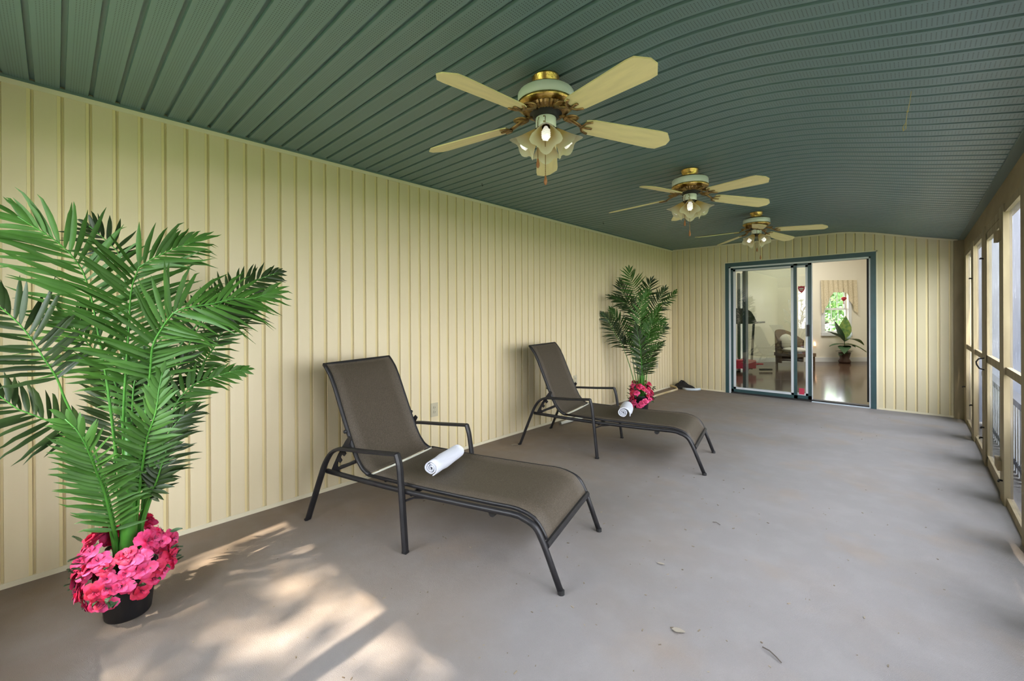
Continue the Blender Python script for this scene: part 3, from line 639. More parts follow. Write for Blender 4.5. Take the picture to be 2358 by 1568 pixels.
# ------------------------------------------------------------------ ceiling fans
def fan(label, loc, rz, blade_angle):
    t = thing('ceiling_fan', label, 'ceiling fan', loc, rz, 'ceiling fans with light kits in a row')
    n = 32
    MB().lathe([(.001, 0), (.064, 0), (.066, -.006), (.060, -.010), (.062, -.026), (.050, -.034), (.050, -.052)], n).build('canopy', M['brass'], t, True)
    MB().lathe([(.050, -.050), (.085, -.056), (.118, -.068), (.131, -.078)], n).build('top_plate', M['brass_dark'], t, True)
    MB().lathe([(.131, -.078), (.135, -.084), (.135, -.122), (.131, -.126)], n).build('motor_band', M['fan_white'], t, True)
    MB().lathe([(.131, -.126), (.139, -.130), (.136, -.140), (.120, -.150), (.112, -.154)], n).build('brass_ring', M['brass'], t, True)
    b = MB(); N2 = 72; vs = []; prs = [(.112, -.154), (.104, -.164), (.090, -.172), (.078, -.176)]
    for k, (r, z) in enumerate(prs):
        for j in range(N2): a = 2*PI*j/N2; rr = r+(.003 if j % 2 else 0)*(1 if k < 3 else 0); vs.append((rr*math.cos(a), rr*math.sin(a), z-(.003 if j % 2 else 0)))
    b.add(vs, [(i*N2+j, i*N2+(j+1) % N2, (i+1)*N2+(j+1) % N2, (i+1)*N2+j) for i in range(3) for j in range(N2)]).build('fluted_base', M['brass_dark'], t)
    MB().lathe([(.078, -.176), (.062, -.178), (.060, -.195), (.040, -.197)], n).build('rotor', M['black'], t, True)
    MB().lathe([(.020, -.193), (.047, -.195), (.049, -.199), (.049, -.239), (.045, -.243), (.010, -.244)], n).build('switch_cup', M['fan_white'], t, True)
    for a in (3.6, 5.2):
        for z in (-.206, -.231): MB().ball((.049*math.cos(a), .049*math.sin(a), z), .004, nu=6, nv=4).build('screw', M['brass_dark'], t)
    MB().lathe([(.044, -.243), (.046, -.249), (.034, -.261), (.018, -.269), (.001, -.271)], n).build('fitter', M['dark_metal'], t, True)
    # blades on cast irons
    for k in range(5):
        a = blade_angle+k*2*PI/5-rz
        b = MB(); prf = []; L0, L1 = .195, .655; m = 12
        for i in range(m+1):
            s = i/m; r = L0+(L1-L0)*s; wd = .050+.018*s
            if s > .86: wd *= math.sqrt(max(0, 1-((s-.86)/.145)**2))
            if s < .05: wd *= .8
            prf.append((r, max(wd, .012)))
        vs = []
        for dz in (0, -.006):
            for r, wd in prf:
                z = -.212-.040*(r-L0)/(L1-L0); tw = -.22
                vs += [(r, -wd, z+dz-wd*tw), (r, wd, z+dz+wd*tw)]
        K = 2*(m+1); fs = []
        for i in range(m): fs += [(2*i, 2*i+2, 2*i+3, 2*i+1), (K+2*i, K+2*i+1, K+2*i+3, K+2*i+2), (2*i, K+2*i, K+2*i+2, 2*i+2), (2*i+1, 2*i+3, K+2*i+3, K+2*i+1)]
        fs += [(0, 1, K+1, K), (2*m, K+2*m, K+2*m+1, 2*m+1)]
        o = b.add(vs, fs).build('blade', M['blade'], t, label='cream blade'); o.rotation_euler = (0, 0, a)
        b = MB(); b.tube([(.066, 0, -.172), (.105, 0, -.182), (.145, 0, -.200), (.185, 0, -.221)], [.012, .016, .012, .014], [.006, .006, .006, .005], 8)
        # leaf-shaped medallion and two claws under the blade root
        b.tube([(.180, 0, -.222), (.195, -.03, -.216), (.225, -.044, -.214)], .008, .004, 6); b.tube([(.180, 0, -.222), (.195, .03, -.228), (.225, .044, -.232)], .008, .004, 6)
        b.tube([(.185, 0, -.224), (.235, 0, -.226)], .008, .004, 6)
        b.ball((.128, 0, -.184), .040, (1.0, 1.0, .20), 16, 6)
        for q in range(-4, 5): b.tube([(.105, q*.004, -.190), (.155-abs(q)*.003, q*.0085, -.192)], .0018, n=4)
        io = b.build('blade_iron', M['brass_dark'], o, True)
    # four glass shades on arms
    for k in range(4):
        a = -.90+k*PI/2
        Mx = Matrix.Rotation(a, 4, 'Z') @ Matrix.Translation((.038, 0, -.252)) @ Matrix.Rotation(-math.radians(42), 4, 'Y')
        MB().tube([(0, 0, .014), (0, 0, -.012)], [.010, .020], n=10).xf(Mx).build('shade_holder', M['dark_metal'], t, True)
        b = MB(); vs = []; nn = 32; rows = [(.019, -.008), (.024, -.022), (.033, -.045), (.044, -.072), (.055, -.095), (.067, -.116)]
        for ri, (r, z) in enumerate(rows):
            for j in range(nn):
                th = 2*PI*j/nn; q = (ri/5)**1.5; lob = 1+.13*q*math.cos(4*th)+.012*q*math.cos(16*th); vs.append((r*lob*math.cos(th), r*lob*math.sin(th), z-.008*q*math.cos(4*th)))
        b.add(vs, [(i*nn+j, i*nn+(j+1) % nn, (i+1)*nn+(j+1) % nn, (i+1)*nn+j) for i in range(5) for j in range(nn)])
        so = b.build('glass_shade', M['shade'], t, True); so.matrix_local = Mx
        b = MB(); hp = []
        for i in range(49): th = i*2*PI*3/16; hp.append((.0165*math.cos(th), .0165*math.sin(th), -.050-.056*i/48))
        b.tube(hp, .0056, n=6); b.lathe([(.001, -.052), (.012, -.050), (.014, -.03), (.010, -.012)], 10)
        bo = b.build('spiral_bulb', M['bulb'], so, True)
    # two pull chains with wooden fobs
    for (ang, r, z1) in ((-1.62, .053, -.405), (-.95, .052, -.490)):
        x0, y0 = r*math.cos(ang), r*math.sin(ang)
        b = MB(); b.tube([(x0*.93, y0*.93, -.205), (x0*1.08, y0*1.08, -.225), (x0*1.1, y0*1.1, z1)], .0016, n=5)
        for i in range(26): b.ball((x0*1.1, y0*1.1, -.235+(z1+.235)*i/26), .0026, nu=5, nv=3)
        co = b.build('pull_chain', M['brass_dark'], t)
        MB().lathe([(.001, .002), (.004, 0), (.0045, -.008), (.008, -.022), (.0085, -.032), (.005, -.041), (.001, -.044)], 10, (x0*1.1, y0*1.1, z1)).build('wooden_fob', M['fob'], co, True)
    return t
D2R = math.radians
fan('ceiling fan nearest the camera, cream blades and four glass shades', (-1.29, 1.62, HC), 0, D2R(200))
fan('middle ceiling fan of the three in a row', (-1.29, 3.44, HC), D2R(-18), D2R(48))
fan('farthest ceiling fan, in front of the end wall', (-1.29, 5.40, HC), D2R(21), D2R(-2))

# ------------------------------------------------------------------ artificial palms
def lerp(a, b, t): return a+(b-a)*t
def smooth_path(pts, step):
    pts = [Vector(p) for p in pts]; out = []
    for i in range(len(pts)-1):
        p0 = pts[max(0, i-1)]; p1 = pts[i]; p2 = pts[i+1]; p3 = pts[min(len(pts)-1, i+2)]; n = max(1, int((p2-p1).length/step))
        for k in range(n):
            t = k/n; out.append(.5*((2*p1)+(p2-p0)*t+(2*p0-5*p1+4*p2-p3)*t*t+(3*p1-p0-3*p2+p3)*t**3))
    out.append(pts[-1]); return out
def frond(parent, base, spec, origin, gap, wid, seed, stem_r):
    st, Lm, kind, pts = spec; rn = random.Random(seed); o3 = Vector(origin)
    pts = [Vector(p)-o3 for p in pts]
    pts = [Vector(base(pts[0]))]+pts
    leafpts = smooth_path(pts[st+1:], .012); stem = smooth_path(pts, .03)
    n = len(stem); b = MB(); rad = [stem_r*lerp(1, .22, (i/(n-1))**.8) for i in range(n)]
    sm = b.tube(stem, rad, n=7)
    lb = MB(); L = 0; acc = [0]
    for i in range(1, len(leafpts)): L += (leafpts[i]-leafpts[i-1]).length; acc.append(L)
    cnt = max(5, int(L/gap)); view = (Vector((0, 0, EYE))-(leafpts[len(leafpts)//2]+o3)).normalized()
    nrm = (view*1.0+Vector((0, 0, .45))+Vector((rn.uniform(-.3, .3), rn.uniform(-.3, .3), rn.uniform(-.15, .2)))).normalized()
    for i in range(cnt+1):
        s = i/cnt*L; j = 0
        while j < len(acc)-2 and acc[j+1] < s: j += 1
        p = leafpts[j].lerp(leafpts[j+1], (s-acc[j])/max(1e-6, acc[j+1]-acc[j])); T = (leafpts[min(j+2, len(leafpts)-1)]-leafpts[max(0, j-1)]).normalized()
        f = i/cnt; ln = Lm*(.42+.58*math.sin(PI*min(1, .12+f*.80)))*(1-.38*f*f)
        side = T.cross(nrm).normalized()
        for sgn in (-1, 1):
            if i == cnt and sgn == 1: continue
            ang = lerp(math.radians(68), math.radians(20), f**1.6)+rn.uniform(-.12, .12)
            if i == cnt: ang = .02
            d = (T*math.cos(ang)+side*sgn*math.sin(ang)+nrm*rn.uniform(-.22, .12)).normalized(); l = ln*rn.uniform(.85, 1.1)
            wv = (d.cross(nrm)).normalized(); tw = rn.uniform(-.5, .5); wv = (wv*math.cos(tw)+nrm*math.sin(tw)).normalized()
            curl = rn.uniform(.05, .22)*l; vs = []; K = 6
            for k in range(K+1):
                t = k/K; c0 = p+d*(l*t)+T*(curl*t*t*(1 if f < .8 else .3))+Vector((0, 0, -rn.uniform(.10, .22)*l*t*t*t))
                ww = wid*(.35, .85, 1.0, .95, .75, .42, .04)[k]
                vs += [c0-wv*ww, c0+nrm*(ww*.25), c0+wv*ww]
            fs = []
            for k in range(K): fs += [(k*3, k*3+1, k*3+4, k*3+3), (k*3+1, k*3+2, k*3+5, k*3+4)]
            lb.add(vs, fs)
    lb.v = [(max(x, XL+.03-o3.x), y, z) for x, y, z in lb.v]
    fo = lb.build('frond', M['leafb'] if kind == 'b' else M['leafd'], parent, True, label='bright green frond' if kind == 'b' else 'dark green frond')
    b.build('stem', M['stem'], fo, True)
def petal_mesh(name, mt, seed):
    rn = random.Random(seed); b = MB(); n = 5
    for layer in (0, 1):
        for k in range(n):
            a = 2*PI*(k+.5*layer)/n+rn.uniform(-.3, .3); el = (.30 if layer == 0 else .95)+rn.uniform(-.4, .4); L_ = (.043 if layer == 0 else .030)*rn.uniform(.9, 1.15)
            d = Vector((math.cos(a)*math.cos(el), math.sin(a)*math.cos(el), math.sin(el))); s2 = Vector((-math.sin(a), math.cos(a), 0)); u = d.cross(s2).normalized(); vs = []
            for i in range(5):
                t = i/4; wd = L_*(.10, .36, .52, .50, .16)[i]; c0 = d*L_*t+u*(-L_*.45*t*t*t+.10*L_*math.sin(5*t+k))
                vs += [c0-s2*wd+u*(-wd*.25), c0, c0+s2*wd+u*(-wd*.25)]
            fs = []
            for i in range(4): fs += [(i*3, i*3+1, i*3+4, i*3+3), (i*3+1, i*3+2, i*3+5, i*3+4)]
            b.add(vs, fs)
    for k in range(4): a = k*1.6; b.tube([(0, 0, 0), (math.cos(a)*.008, math.sin(a)*.008, .024)], .0012, n=4, mi=1)
    return b.mesh(name, [mt, M['stamen']], True)
blossoms = [petal_mesh('blossom', M['petal'], 1), petal_mesh('blossom', M['petal2'], 2), petal_mesh('blossom', M['petal'], 5)]
b = MB(); vs = []
for i in range(6):
    t = i/5; wd = .014*math.sin(PI*min(1, t*1.03)**.8)+.0008; vs += [(.05*t, -wd, -.006*t), (.05*t, 0, -.010*t-.002), (.05*t, wd, -.006*t)]
b.add(vs, [q for i in range(5) for q in ((i*3, i*3+1, i*3+4, i*3+3), (i*3+1, i*3+2, i*3+5, i*3+4))]); small_leaf = b.mesh('small_leaf', M['small_leaf'])
def palm(label, loc, specs, pot, nb, gap, wid, seed, bl_scale, flowers, stem_r):
    t = thing('artificial_palm', label, 'plant', loc, 0, 'artificial palms in flower-filled pots'); r0, r1, hh = pot
    MB().lathe([(.001, 0), (r0*.96, 0), (r0, .006), (lerp(r0, r1, .9), hh*.9), (r1, hh*.92), (r1+.003, hh), (r1-.004, hh), (r1-.008, hh*.86), (.001, hh*.86)], 36).build('pot', M['pot'], t, True)
    MB().lathe([(r1-.008, hh*.86), (r1*.6, hh*.93), (.001, hh*.95)], 20).build('moss', M['moss'], t, True)
    rn = random.Random(seed)
    MB().tube([(0, 0, hh*.8), (.004, .003, hh+.15), (.008, .004, hh+.36), (.006, .003, hh+.62)], [.030*stem_r/.009, .028*stem_r/.009, .020*stem_r/.009, .012], n=12).build('trunk', M['stem'], t, True)
    def base(p):
        a = math.atan2(p.y, p.x); return (r1*.45*math.cos(a), r1*.45*math.sin(a), hh*.85)
    for i, sp_ in enumerate(specs): frond(t, base, sp_, loc, gap, wid, seed*100+i, stem_r)
    for k, (x, y, z, nx, ny, nz, s) in enumerate(flowers(rn)):
        q = Vector((nx, ny, nz)).to_track_quat('Z', 'Y'); o = inst(blossoms[k % 3], 'blossom', t, (x, y, z)); o.rotation_mode = 'QUATERNION'; o.rotation_quaternion = q; o.scale = (s*bl_scale,)*3
    for k in range(44):
        a = rn.uniform(0, 2*PI); z = hh+rn.uniform(-.06, .14); r = r1+.065; o = inst(small_leaf, 'small_leaf', t, (r*math.cos(a)*.9, r*math.sin(a)*.9, z), (rn.uniform(-.6, .6), rn.uniform(-.9, .9), a), (1.1*bl_scale,)*3)
    return t
def ring_flowers(n, r1, z0, z1, cam_dir):
    def f(rn):
        out = []
        for i in range(n):
            a = cam_dir+(i/n)*2*PI+rn.uniform(-.15, .15); lv = rn.random(); toward = .5+.5*math.cos(a-cam_dir)
            z = lerp(z0, z1, lv)+.03*(1-toward)-.055*max(0, math.cos(a-cam_dir+1.1))*(1-lv); bulge = math.sin(PI*(.25+.6*lv)); r = r1*(.72+.75*bulge)*(.85+.15*toward)
            out.append((r*math.cos(a), r*math.sin(a), z, math.cos(a)*1.2+rn.uniform(-.7, .7), math.sin(a)*1.2+rn.uniform(-.7, .7), lerp(-.2, 1.2, lv)+rn.uniform(-.4, .4), rn.uniform(.7, 1.15)))
        return out
    return f
P1 = [
 (3,0.30,'b',[[-2.502,0.199,0.425],[-2.487,0.168,0.773],[-2.471,0.145,1.018],[-2.455,0.119,1.219],[-2.439,0.101,1.345],[-2.424,0.075,1.457],[-2.416,0.039,1.525],[-2.419,0.005,1.566],[-2.423,-0.042,1.605],[-2.427,-0.095,1.648]]),
 (2,0.28,'b',[[-2.501,0.204,0.424],[-2.467,0.197,0.771],[-2.431,0.2,0.997],[-2.395,0.21,1.218],[-2.359,0.213,1.362],[-2.323,0.222,1.432],[-2.287,0.233,1.474],[-2.275,0.269,1.508],[-2.271,0.307,1.535],[-2.268,0.351,1.563],[-2.262,0.415,1.597]]),
 (3,0.16,'d',[[-2.501,0.207,0.479],[-2.554,0.216,0.944],[-2.607,0.222,1.332],[-2.662,0.209,1.533],[-2.704,0.186,1.595],[-2.707,0.147,1.64],[-2.711,0.105,1.684]]),
 (3,0.17,'d',[[-2.5,0.221,0.475],[-2.521,0.29,0.84],[-2.541,0.38,1.087],[-2.558,0.503,1.271],[-2.575,0.614,1.373],[-2.579,0.694,1.433],[-2.573,0.755,1.475],[-2.566,0.843,1.514]]),
 (4,0.26,'d',[[-2.496,0.264,0.463],[-2.533,0.298,0.619],[-2.567,0.375,0.86],[-2.603,0.414,0.997],[-2.64,0.453,1.124],[-2.677,0.494,1.2],[-2.673,0.536,1.259],[-2.666,0.619,1.312],[-2.658,0.709,1.341]]),
 (3,0.26,'b',[[-2.498,0.237,0.413],[-2.457,0.245,0.574],[-2.415,0.256,0.768],[-2.373,0.274,1.013],[-2.331,0.279,1.148],[-2.288,0.304,1.224],[-2.246,0.322,1.266],[-2.207,0.352,1.303],[-2.197,0.464,1.328],[-2.192,0.526,1.348],[-2.184,0.62,1.356],[-2.178,0.687,1.386]]),
 (5,0.24,'d',[[-2.505,0.167,0.304],[-2.492,0.131,0.542],[-2.48,0.086,0.756],[-2.466,0.061,0.834],[-2.453,0.025,0.947],[-2.439,0.003,1.035],[-2.426,-0.03,1.114],[-2.424,-0.059,1.184],[-2.427,-0.092,1.248],[-2.431,-0.138,1.311],[-2.435,-0.178,1.352]]),
 (3,0.24,'b',[[-2.501,0.207,0.479],[-2.512,0.201,0.724],[-2.522,0.196,0.837],[-2.533,0.182,0.964],[-2.546,0.15,1.062],[-2.559,0.117,1.122],[-2.562,0.086,1.172],[-2.566,0.044,1.234],[-2.568,0.019,1.265]]),
 (3,0.20,'d',[[-2.504,0.175,0.32],[-2.497,0.145,0.537],[-2.49,0.106,0.731],[-2.484,0.061,0.819],[-2.479,0.005,0.848],[-2.474,-0.054,0.892],[-2.478,-0.099,0.925],[-2.482,-0.142,0.979],[-2.485,-0.183,1.02]]),
 (1,0.18,'b',[[-2.504,0.178,0.301],[-2.454,0.164,0.378],[-2.406,0.137,0.545],[-2.358,0.113,0.648],[-2.309,0.092,0.73],[-2.292,0.072,0.801],[-2.294,0.048,0.858],[-2.296,0.023,0.895]]),
 (1,0.17,'d',[[-2.502,0.192,0.427],[-2.552,0.177,0.55],[-2.6,0.176,0.75],[-2.649,0.165,0.881],[-2.657,0.146,0.98],[-2.659,0.13,1.04]]),
 (1,0.15,'b',[[-2.499,0.237,0.299],[-2.452,0.243,0.484],[-2.406,0.25,0.612],[-2.359,0.258,0.733],[-2.313,0.263,0.795],[-2.294,0.283,0.875],[-2.293,0.293,0.964],[-2.292,0.305,1.039]]),
 (2,0.17,'d',[[-2.497,0.251,0.351],[-2.507,0.287,0.549],[-2.518,0.32,0.815],[-2.53,0.338,0.933],[-2.537,0.372,0.986],[-2.534,0.402,1.049],[-2.531,0.433,1.095]]),
 (2,0.13,'b',[[-2.497,0.256,0.33],[-2.493,0.301,0.51],[-2.49,0.331,0.68],[-2.488,0.352,0.785],[-2.486,0.374,0.859],[-2.484,0.406,0.913],[-2.479,0.457,0.96],[-2.475,0.509,0.975],[-2.468,0.579,0.996],[-2.461,0.659,1.006]]),
 (1,0.17,'d',[[-2.497,0.256,0.35],[-2.479,0.277,0.502],[-2.459,0.321,0.681],[-2.44,0.351,0.762],[-2.435,0.385,0.807],[-2.43,0.442,0.838]]),
 (1,0.09,'d',[[-2.497,0.251,0.332],[-2.447,0.28,0.491],[-2.397,0.292,0.543],[-2.372,0.305,0.607],[-2.37,0.33,0.705]]),
 (2,0.13,'b',[[-2.496,0.271,0.461],[-2.536,0.378,0.762],[-2.578,0.472,0.961],[-2.626,0.502,1.012],[-2.673,0.537,1.063],[-2.72,0.576,1.106],[-2.713,0.65,1.258],[-2.707,0.722,1.33],[-2.698,0.818,1.393]]),
 (1,0.12,'d',[[-2.5,0.22,0.418],[-2.539,0.239,0.536],[-2.577,0.255,0.738],[-2.596,0.269,0.932],[-2.595,0.284,1.051]]),
 (2,0.17,'b',[[-2.5,0.215,0.42],[-2.494,0.221,0.647],[-2.487,0.227,0.837],[-2.479,0.235,0.988],[-2.475,0.271,1.08],[-2.472,0.316,1.135]])]
P2 = [
 (3,0.24,'b',[[-2.669,5.335,0.111],[-2.697,5.321,0.545],[-2.71,5.315,1.184],[-2.699,5.321,1.462],[-2.743,5.298,1.667],[-2.778,5.281,1.773],[-2.787,5.276,1.884]]),
 (2,0.22,'d',[[-2.659,5.34,0.112],[-2.671,5.37,0.834],[-2.668,5.408,1.44],[-2.626,5.464,1.557],[-2.603,5.481,1.668],[-2.577,5.493,1.738]]),
 (2,0.22,'d',[[-2.64,5.35,0.113],[-2.617,5.362,0.837],[-2.586,5.377,1.172],[-2.492,5.424,1.367],[-2.429,5.456,1.509],[-2.39,5.476,1.611]]),
 (3,0.10,'b',[[-2.64,5.35,0.113],[-2.608,5.42,0.834],[-2.533,5.511,1.276],[-2.453,5.605,1.409],[-2.377,5.65,1.502],[-2.323,5.677,1.588]]),
 (2,0.22,'d',[[-2.679,5.33,0.111],[-2.738,5.355,0.832],[-2.799,5.378,1.307],[-2.903,5.379,1.499],[-2.957,5.359,1.651],[-2.967,5.354,1.723]]),
 (1,0.24,'d',[[-2.669,5.335,0.111],[-2.665,5.284,0.839],[-2.657,5.234,1.145],[-2.688,5.165,1.356],[-2.778,5.113,1.437],[-2.927,5.038,1.52]]),
 (2,0.20,'d',[[-2.699,5.32,0.11],[-2.755,5.274,0.487],[-2.852,5.208,0.852],[-2.929,5.151,1.01],[-3.009,5.109,1.197],[-3.091,5.067,1.291]]),
 (2,0.20,'b',[[-2.679,5.33,0.111],[-2.742,5.335,0.482],[-2.821,5.331,0.9],[-2.917,5.318,1.087],[-3.002,5.28,1.248],[-3.053,5.254,1.351]]),
 (2,0.20,'b',[[-2.65,5.345,0.113],[-2.634,5.318,0.551],[-2.613,5.292,0.933],[-2.501,5.312,1.094],[-2.423,5.347,1.157],[-2.356,5.381,1.196]]),
 (2,0.16,'d',[[-2.62,5.36,0.114],[-2.596,5.417,0.603],[-2.552,5.484,0.955],[-2.491,5.537,1.06],[-2.417,5.574,1.124]]),
 (1,0.18,'d',[[-2.645,5.348,0.113],[-2.599,5.259,0.48],[-2.568,5.163,0.75],[-2.564,5.109,0.943],[-2.597,5.092,1.132]]),
 (1,0.15,'d',[[-2.62,5.36,0.114],[-2.571,5.34,0.496],[-2.51,5.326,0.742],[-2.438,5.34,0.847],[-2.367,5.376,0.915]]),
 (2,0.16,'d',[[-2.669,5.335,0.111],[-2.711,5.337,0.543],[-2.77,5.33,0.744],[-2.84,5.306,0.889],[-2.88,5.285,0.947]]),
 (1,0.24,'b',[[-2.65,5.345,0.113],[-2.629,5.284,0.669],[-2.608,5.223,1.072],[-2.569,5.171,1.327],[-2.536,5.178,1.466],[-2.488,5.202,1.565]]),
 (1,0.22,'b',[[-2.63,5.355,0.114],[-2.592,5.32,0.554],[-2.536,5.295,0.901],[-2.476,5.271,1.158],[-2.416,5.295,1.298],[-2.378,5.314,1.381]])]
palm('large artificial palm with pink flowers in black pot, nearest the camera', (-2.475, .21, 0), P1, (.078, .098, .20), 0, .022, .0095, 3, .84, ring_flowers(84, .112, .15, .34, -.05), .009)
palm('artificial palm with pink flowers standing behind the farther chaise', (-2.66, 5.35, 0), P2, (.085, .10, .20), 0, .026, .0100, 4, .84, ring_flowers(72, .10, .10, .36, -1.1), .008)

# ------------------------------------------------------------------ small things
def outlet(label, y, z, cable=False):
    t = thing('wall_outlet', label, 'outlet', (XL+.0105, y, z), 0, 'outlets in the long wall')
    MB().box((0, -.037, -.060), (.006, .037, .060)).build('cover_plate', M['plate'], t)
    for dz in (-.02, .02):
        o = MB().lathe([(.001, .0), (.0165, 0), (.0165, .003), (.001, .003)], 14).xf(Matrix.Translation((.006, 0, dz)) @ Matrix.Rotation(PI/2, 4, 'Y')).build('socket', M['plate'], t)
        MB().box((.0088, -.008, dz-.004), (.0096, -.005, dz+.007)).box((.0088, .005, dz-.004), (.0096, .008, dz+.007)).box((.0088, -.002, dz-.012), (.0096, .002, dz-.008)).build('slots', M['slot'], o)
outlet('almond double outlet on the wall beside the nearer chaise', 2.302, .436)
outlet('almond outlet on the wall behind the farther chaise', 4.474, .453)
outlet('almond outlet on the wall beyond the second palm', 6.83, .443)
# string tied to the ceiling
t_ = thing('ceiling_string', 'knotted yellowed string hanging from the green ceiling', 'string', (-.006, 2.60, 2.256))
MB().tube([(0, 0, 0), (-.004, .0, -.04), (-.010, 0, -.075), (-.014, 0, -.095), (-.018, 0, -.135)], .0013, n=5).build('cord', M['string'], t_)
MB().tube([(-.018, 0, -.135), (-.028, 0, -.15), (-.026, 0, -.168), (-.018, 0, -.160), (-.017, 0, -.135)], .0014, n=5).build('loop', M['string'], t_)
MB().ball((-.012, 0, -.085), .004).build('knot', M['string'], t_)
for (x, y, lab) in ((-2.72, 2.528, 'small dark cup hook in ceiling left of nearest fan'), (-2.79, 4.62, 'small dark cup hook in ceiling above the farther chaise')):
    tag(MB().tube([(0, 0, 0), (0, 0, -.018), (.006, 0, -.026), (.012, 0, -.020), (.012, 0, -.014)], .002, n=5).build('cup_hook', M['black'], loc=(x, y, HC)), lab, 'hook')
# things along the foot of the wall
tag(MB().tube([(-2.985, 3.99, .022), (-2.975, 4.35, .022), (-2.955, 4.75, .020)], .019, .019, 12, caps=False).tube([(-2.985, 3.99, .022), (-2.975, 4.35, .022), (-2.955, 4.75, .020)], .014, .014, 12, caps=False).build('plastic_tube', M['whitetube'], smooth=True), 'short off-white plastic tube on the floor behind farther chaise', 'tube')
b = MB(); b.tube([(-2.945, 5.0, .018), (-2.935, 5.6, .018), (-2.925, 6.2, .016), (-2.92, 6.75, .016), (-2.90, 7.02, .02), (-2.88, 7.10, .03), (-2.93, 7.16, .045), (-3.01, 7.20, .05), (-3.06, 7.22, .05)], .007, .018, 8)
tag(b.build('vinyl_strip', M['tan_strip'], smooth=True), 'long tan vinyl strip with curled end lying along the wall', 'strip')
b = MB(); rn = random.Random(5); n = 16; m = 6; vs = [(-2.93, 7.38, .145)]
for j in range(1, m+1):
    for i in range(n):
        a = 2*PI*i/n; rx = .27*j/m; ry = .085*j/m; z = .145*(1-(j/m))**.8*rn.uniform(.75, 1.1)+.002; vs.append((-2.93+rx*math.cos(a)*(1.0 if math.cos(a) > 0 else .55)+.01*rn.random(), 7.38+ry*math.sin(a), z if j < m else .0))
fs = [(0, 1+(i+1) % n, 1+i)[::-1] for i in range(n)]+[(1+(j-1)*n+i, 1+(j-1)*n+(i+1) % n, 1+j*n+(i+1) % n, 1+j*n+i) for j in range(1, m) for i in range(n)]
tag(b.add(vs, fs).build('black_net', M['blackbag']), 'heap of black netting in the far corner of the floor', 'netting')
b = MB(); b.tube([(-2.86, 7.265, .022), (-2.78, 7.235, .022), (-2.70, 7.25, .024), (-2.63, 7.30, .026), (-2.60, 7.36, .028)], .006, .020, 8)
tag(b.build('curved_handle', M['palebluestrip'], smooth=True), 'pale blue curved plastic strip beside the black netting', 'strip')
# litter on the carpet
rn = random.Random(11); b = MB()
for k in range(330):
    if k < 240: x, y = rn.uniform(-2.6, .1), rn.uniform(.6, 3.6)
    else: x, y = rn.uniform(-2.9, .2), rn.uniform(.2, 7)
    s = rn.choice((.0012, .0016, .002, .0028)); a = rn.uniform(0, PI); b.obox((x, y, s*.5), Vector((math.cos(a), math.sin(a), 0)), Vector((-math.sin(a), math.cos(a), 0)), Vector((0, 0, 1)), (s*rn.uniform(1, 3), s*.8, s*.55))
o = tag(b.build('floor_crumbs', M['crumb']), 'crumbs and grit scattered over the grey carpet', 'debris'); o['kind'] = 'stuff'
tag(MB().tube([(-.424, 1.835, .006), (-.40, 1.83, .008), (-.375, 1.815, .007), (-.355, 1.80, .005)], .0022, n=5).build('twig', M['twig']), 'long dark curved twig on carpet at lower right', 'twig')
tag(MB().tube([(-.90, 2.74, .005), (-.88, 2.745, .007), (-.855, 2.735, .004)], .002, n=5).build('twig', M['twig']), 'short twig on the open carpet beyond the lower right twig', 'twig')
b = MB(); broadleaf(b, (-.715, 1.695, .006), (1, .35, .12), .05, .011, .004); tag(b.build('dry_leaf', M['dryleaf']), 'pale curled dry leaf on the carpet at bottom centre right', 'leaf')
b = MB(); broadleaf(b, (-.96, 2.10, .005), (1, .3, .1), .035, .005, .003); tag(b.build('dry_leaf', M['dryleaf']), 'narrow pale leaf scrap on carpet beyond near chaise foot', 'leaf')
b = MB(); broadleaf(b, (-2.88, 3.06, .006), (1, .2, .25), .07, .013, .006); broadleaf(b, (-2.88, 3.06, .006), (.7, -.6, .2), .05, .010, .006); tag(b.build('dry_leaf', M['dryleaf']), 'curled dry leaf by rear left foot of the farther chaise', 'leaf')
b = MB(); broadleaf(b, (-2.40, 3.32, .005), (1, -.2, .15), .05, .008, .005); tag(b.build('dry_leaf', M['dryleaf']), 'thin dry leaf under the farther chaise', 'leaf')

# ------------------------------------------------------------------ outside
struct(MB().box((-30, -35, -.62), (30, 40, -.60)).build('ground', M['grass']), 'lawn round the porch')
dk = struct(MB().box((XR+.06, -2, -.14), (2.4, 7.8, -.04)).build('deck', M['deck']), 'outdoor deck beside the screens')
t_ = thing('deck_railing', 'dark topped railing with grey balusters outside the screens', 'railing', (.60, 3.0, -.04))
MB().box((-.02, -3.4, .575), (.05, 4.5, .625)).build('top_rail', M['dark_rail'], t_)
MB().box((0, -3.4, .06), (.03, 4.5, .10)).build('bottom_rail', M['grey_board'], t_)
me = MB().box((-.009, -.042, 0), (.009, .042, .60)).mesh('baluster', M['baluster'])
y = -3.35
while y < 4.45: inst(me, 'baluster', t_, (.014, y, 0)); y += .115
t_ = thing('outbuilding', 'grey board sided wing of the house beyond the screens', 'building', (.50, 7.66, -.6))
MB().box((0, 0, 0), (5, 7, 3.9)).build('wall', M['grey_board'], t_)
me = MB().box((-.066, -.022, 0), (.066, 0, 3.9)).mesh('siding_board', M['grey_board'])
x = .08
while x < 4.95: inst(me, 'siding_board', t_, (x, 0, 0)); x += .15
MB().add([(-.1, -.35, 3.9), (5.3, -.35, 3.9), (5.3, 3.5, 5.2), (-.1, 3.5, 5.2), (-.1, 7.3, 3.9), (5.3, 7.3, 3.9)], [(0, 1, 2, 3), (3, 2, 5, 4), (0, 3, 4), (1, 5, 2), (0, 4, 5, 1)]).build('roof', M['dark_rail'], t_)
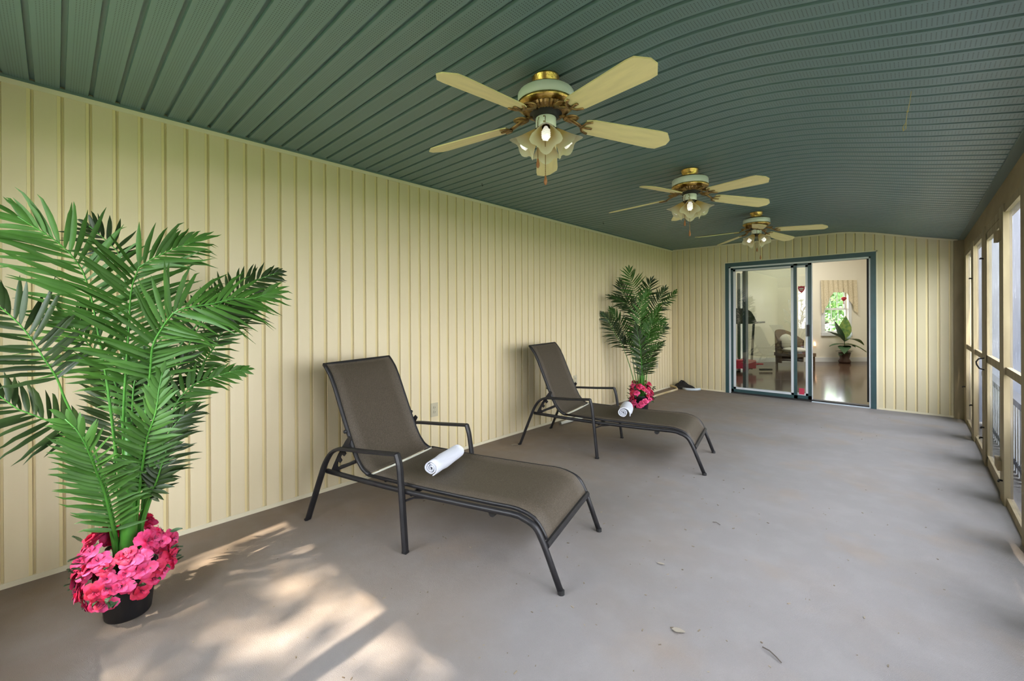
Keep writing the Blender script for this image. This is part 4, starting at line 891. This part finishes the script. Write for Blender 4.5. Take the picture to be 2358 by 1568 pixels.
def tree(label, loc, h, cr, n, leaf, seed, squash=.8, trunk=.16):
    t = thing('tree', label, 'tree', loc, 0, 'trees round the porch'); rn = random.Random(seed)
    b = MB(); b.tube([(0, 0, 0), (.05, .03, h*.4), (0, 0, h)], [trunk, trunk*.7, trunk*.35], n=9)
    for k in range(7):
        a = rn.uniform(0, 2*PI); e = rn.uniform(.2, .9); z0 = h*rn.uniform(.55, .95); d = Vector((math.cos(a), math.sin(a), e)).normalized()*cr*.7; b.tube([(0, 0, z0), tuple(Vector((0, 0, z0))+d)], [trunk*.35, .02], n=5)
    b.build('trunk', M['bark'], t, True)
    vs = []; fs = []
    blobs = []
    for k in range(22):
        while True:
            p = Vector((rn.uniform(-1, 1), rn.uniform(-1, 1), rn.uniform(-1, 1)))
            if p.length < 1: break
        blobs.append((p*cr*.8, cr*rn.uniform(.22, .42)))
    for k in range(n):
        c0, rr = rn.choice(blobs); v = Vector((rn.gauss(0, 1), rn.gauss(0, 1), rn.gauss(0, 1))).normalized()*rr*rn.random()**.4; p = c0+v; p.z *= squash; p.z += h
        a = Vector((rn.gauss(0, 1), rn.gauss(0, 1), rn.gauss(0, 1))).normalized(); q = a.orthogonal().normalized(); s = leaf*rn.uniform(.7, 1.3); i0 = len(vs)
        vs += [tuple(p-a*s), tuple(p+q*s*.45), tuple(p+a*s), tuple(p-q*s*.45)]; fs.append((i0, i0+1, i0+2, i0+3))
    MB().add(vs, fs).build('foliage', M['foliage'], t)
S6 = SUN_DIR*8.6
tree('tall leafy tree shading the near end of the porch', (-1.9+S6.x, .35+S6.y, -.6), S6.z+.6, 2.0, 1900, .085, 21)
tree('unseen tall dense tree added to shade the screened side of the porch', (2.9, -2.6, -.6), 11.2, 3.2, 5500, .15, 31, .8, .28)  # added out of view to keep sun off the screens
tree('broad tree beyond the near end screens, left', (-5.5, -8.5, -.6), 4.2, 2.6, 2500, .13, 22)
tree('broad tree beyond the near end screens, right', (3.0, -9.5, -.6), 4.0, 2.4, 2500, .13, 23)
tree('unseen small tree added to shade the grey board sided wing', (7.4, 4.6, -.6), 5.0, 2.1, 3800, .13, 33)  # added out of view to shade the wing from the sun
tree('unseen tree added right of the porch to shape the side skylight', (10.5, 11.0, -.6), 4.2, 2.9, 3500, .16, 27)  # added out of view, shapes low sky light from the right
tree('unseen tree added far out right of the near end to shape the skylight', (9.0, -7.5, -.6), 4.2, 2.6, 3000, .15, 24)  # added out of view to limit the open sky on the right
tree('tree outside the far room window', (-3.5, 27, -.6), 2.2, 3.2, 3500, .16, 26)
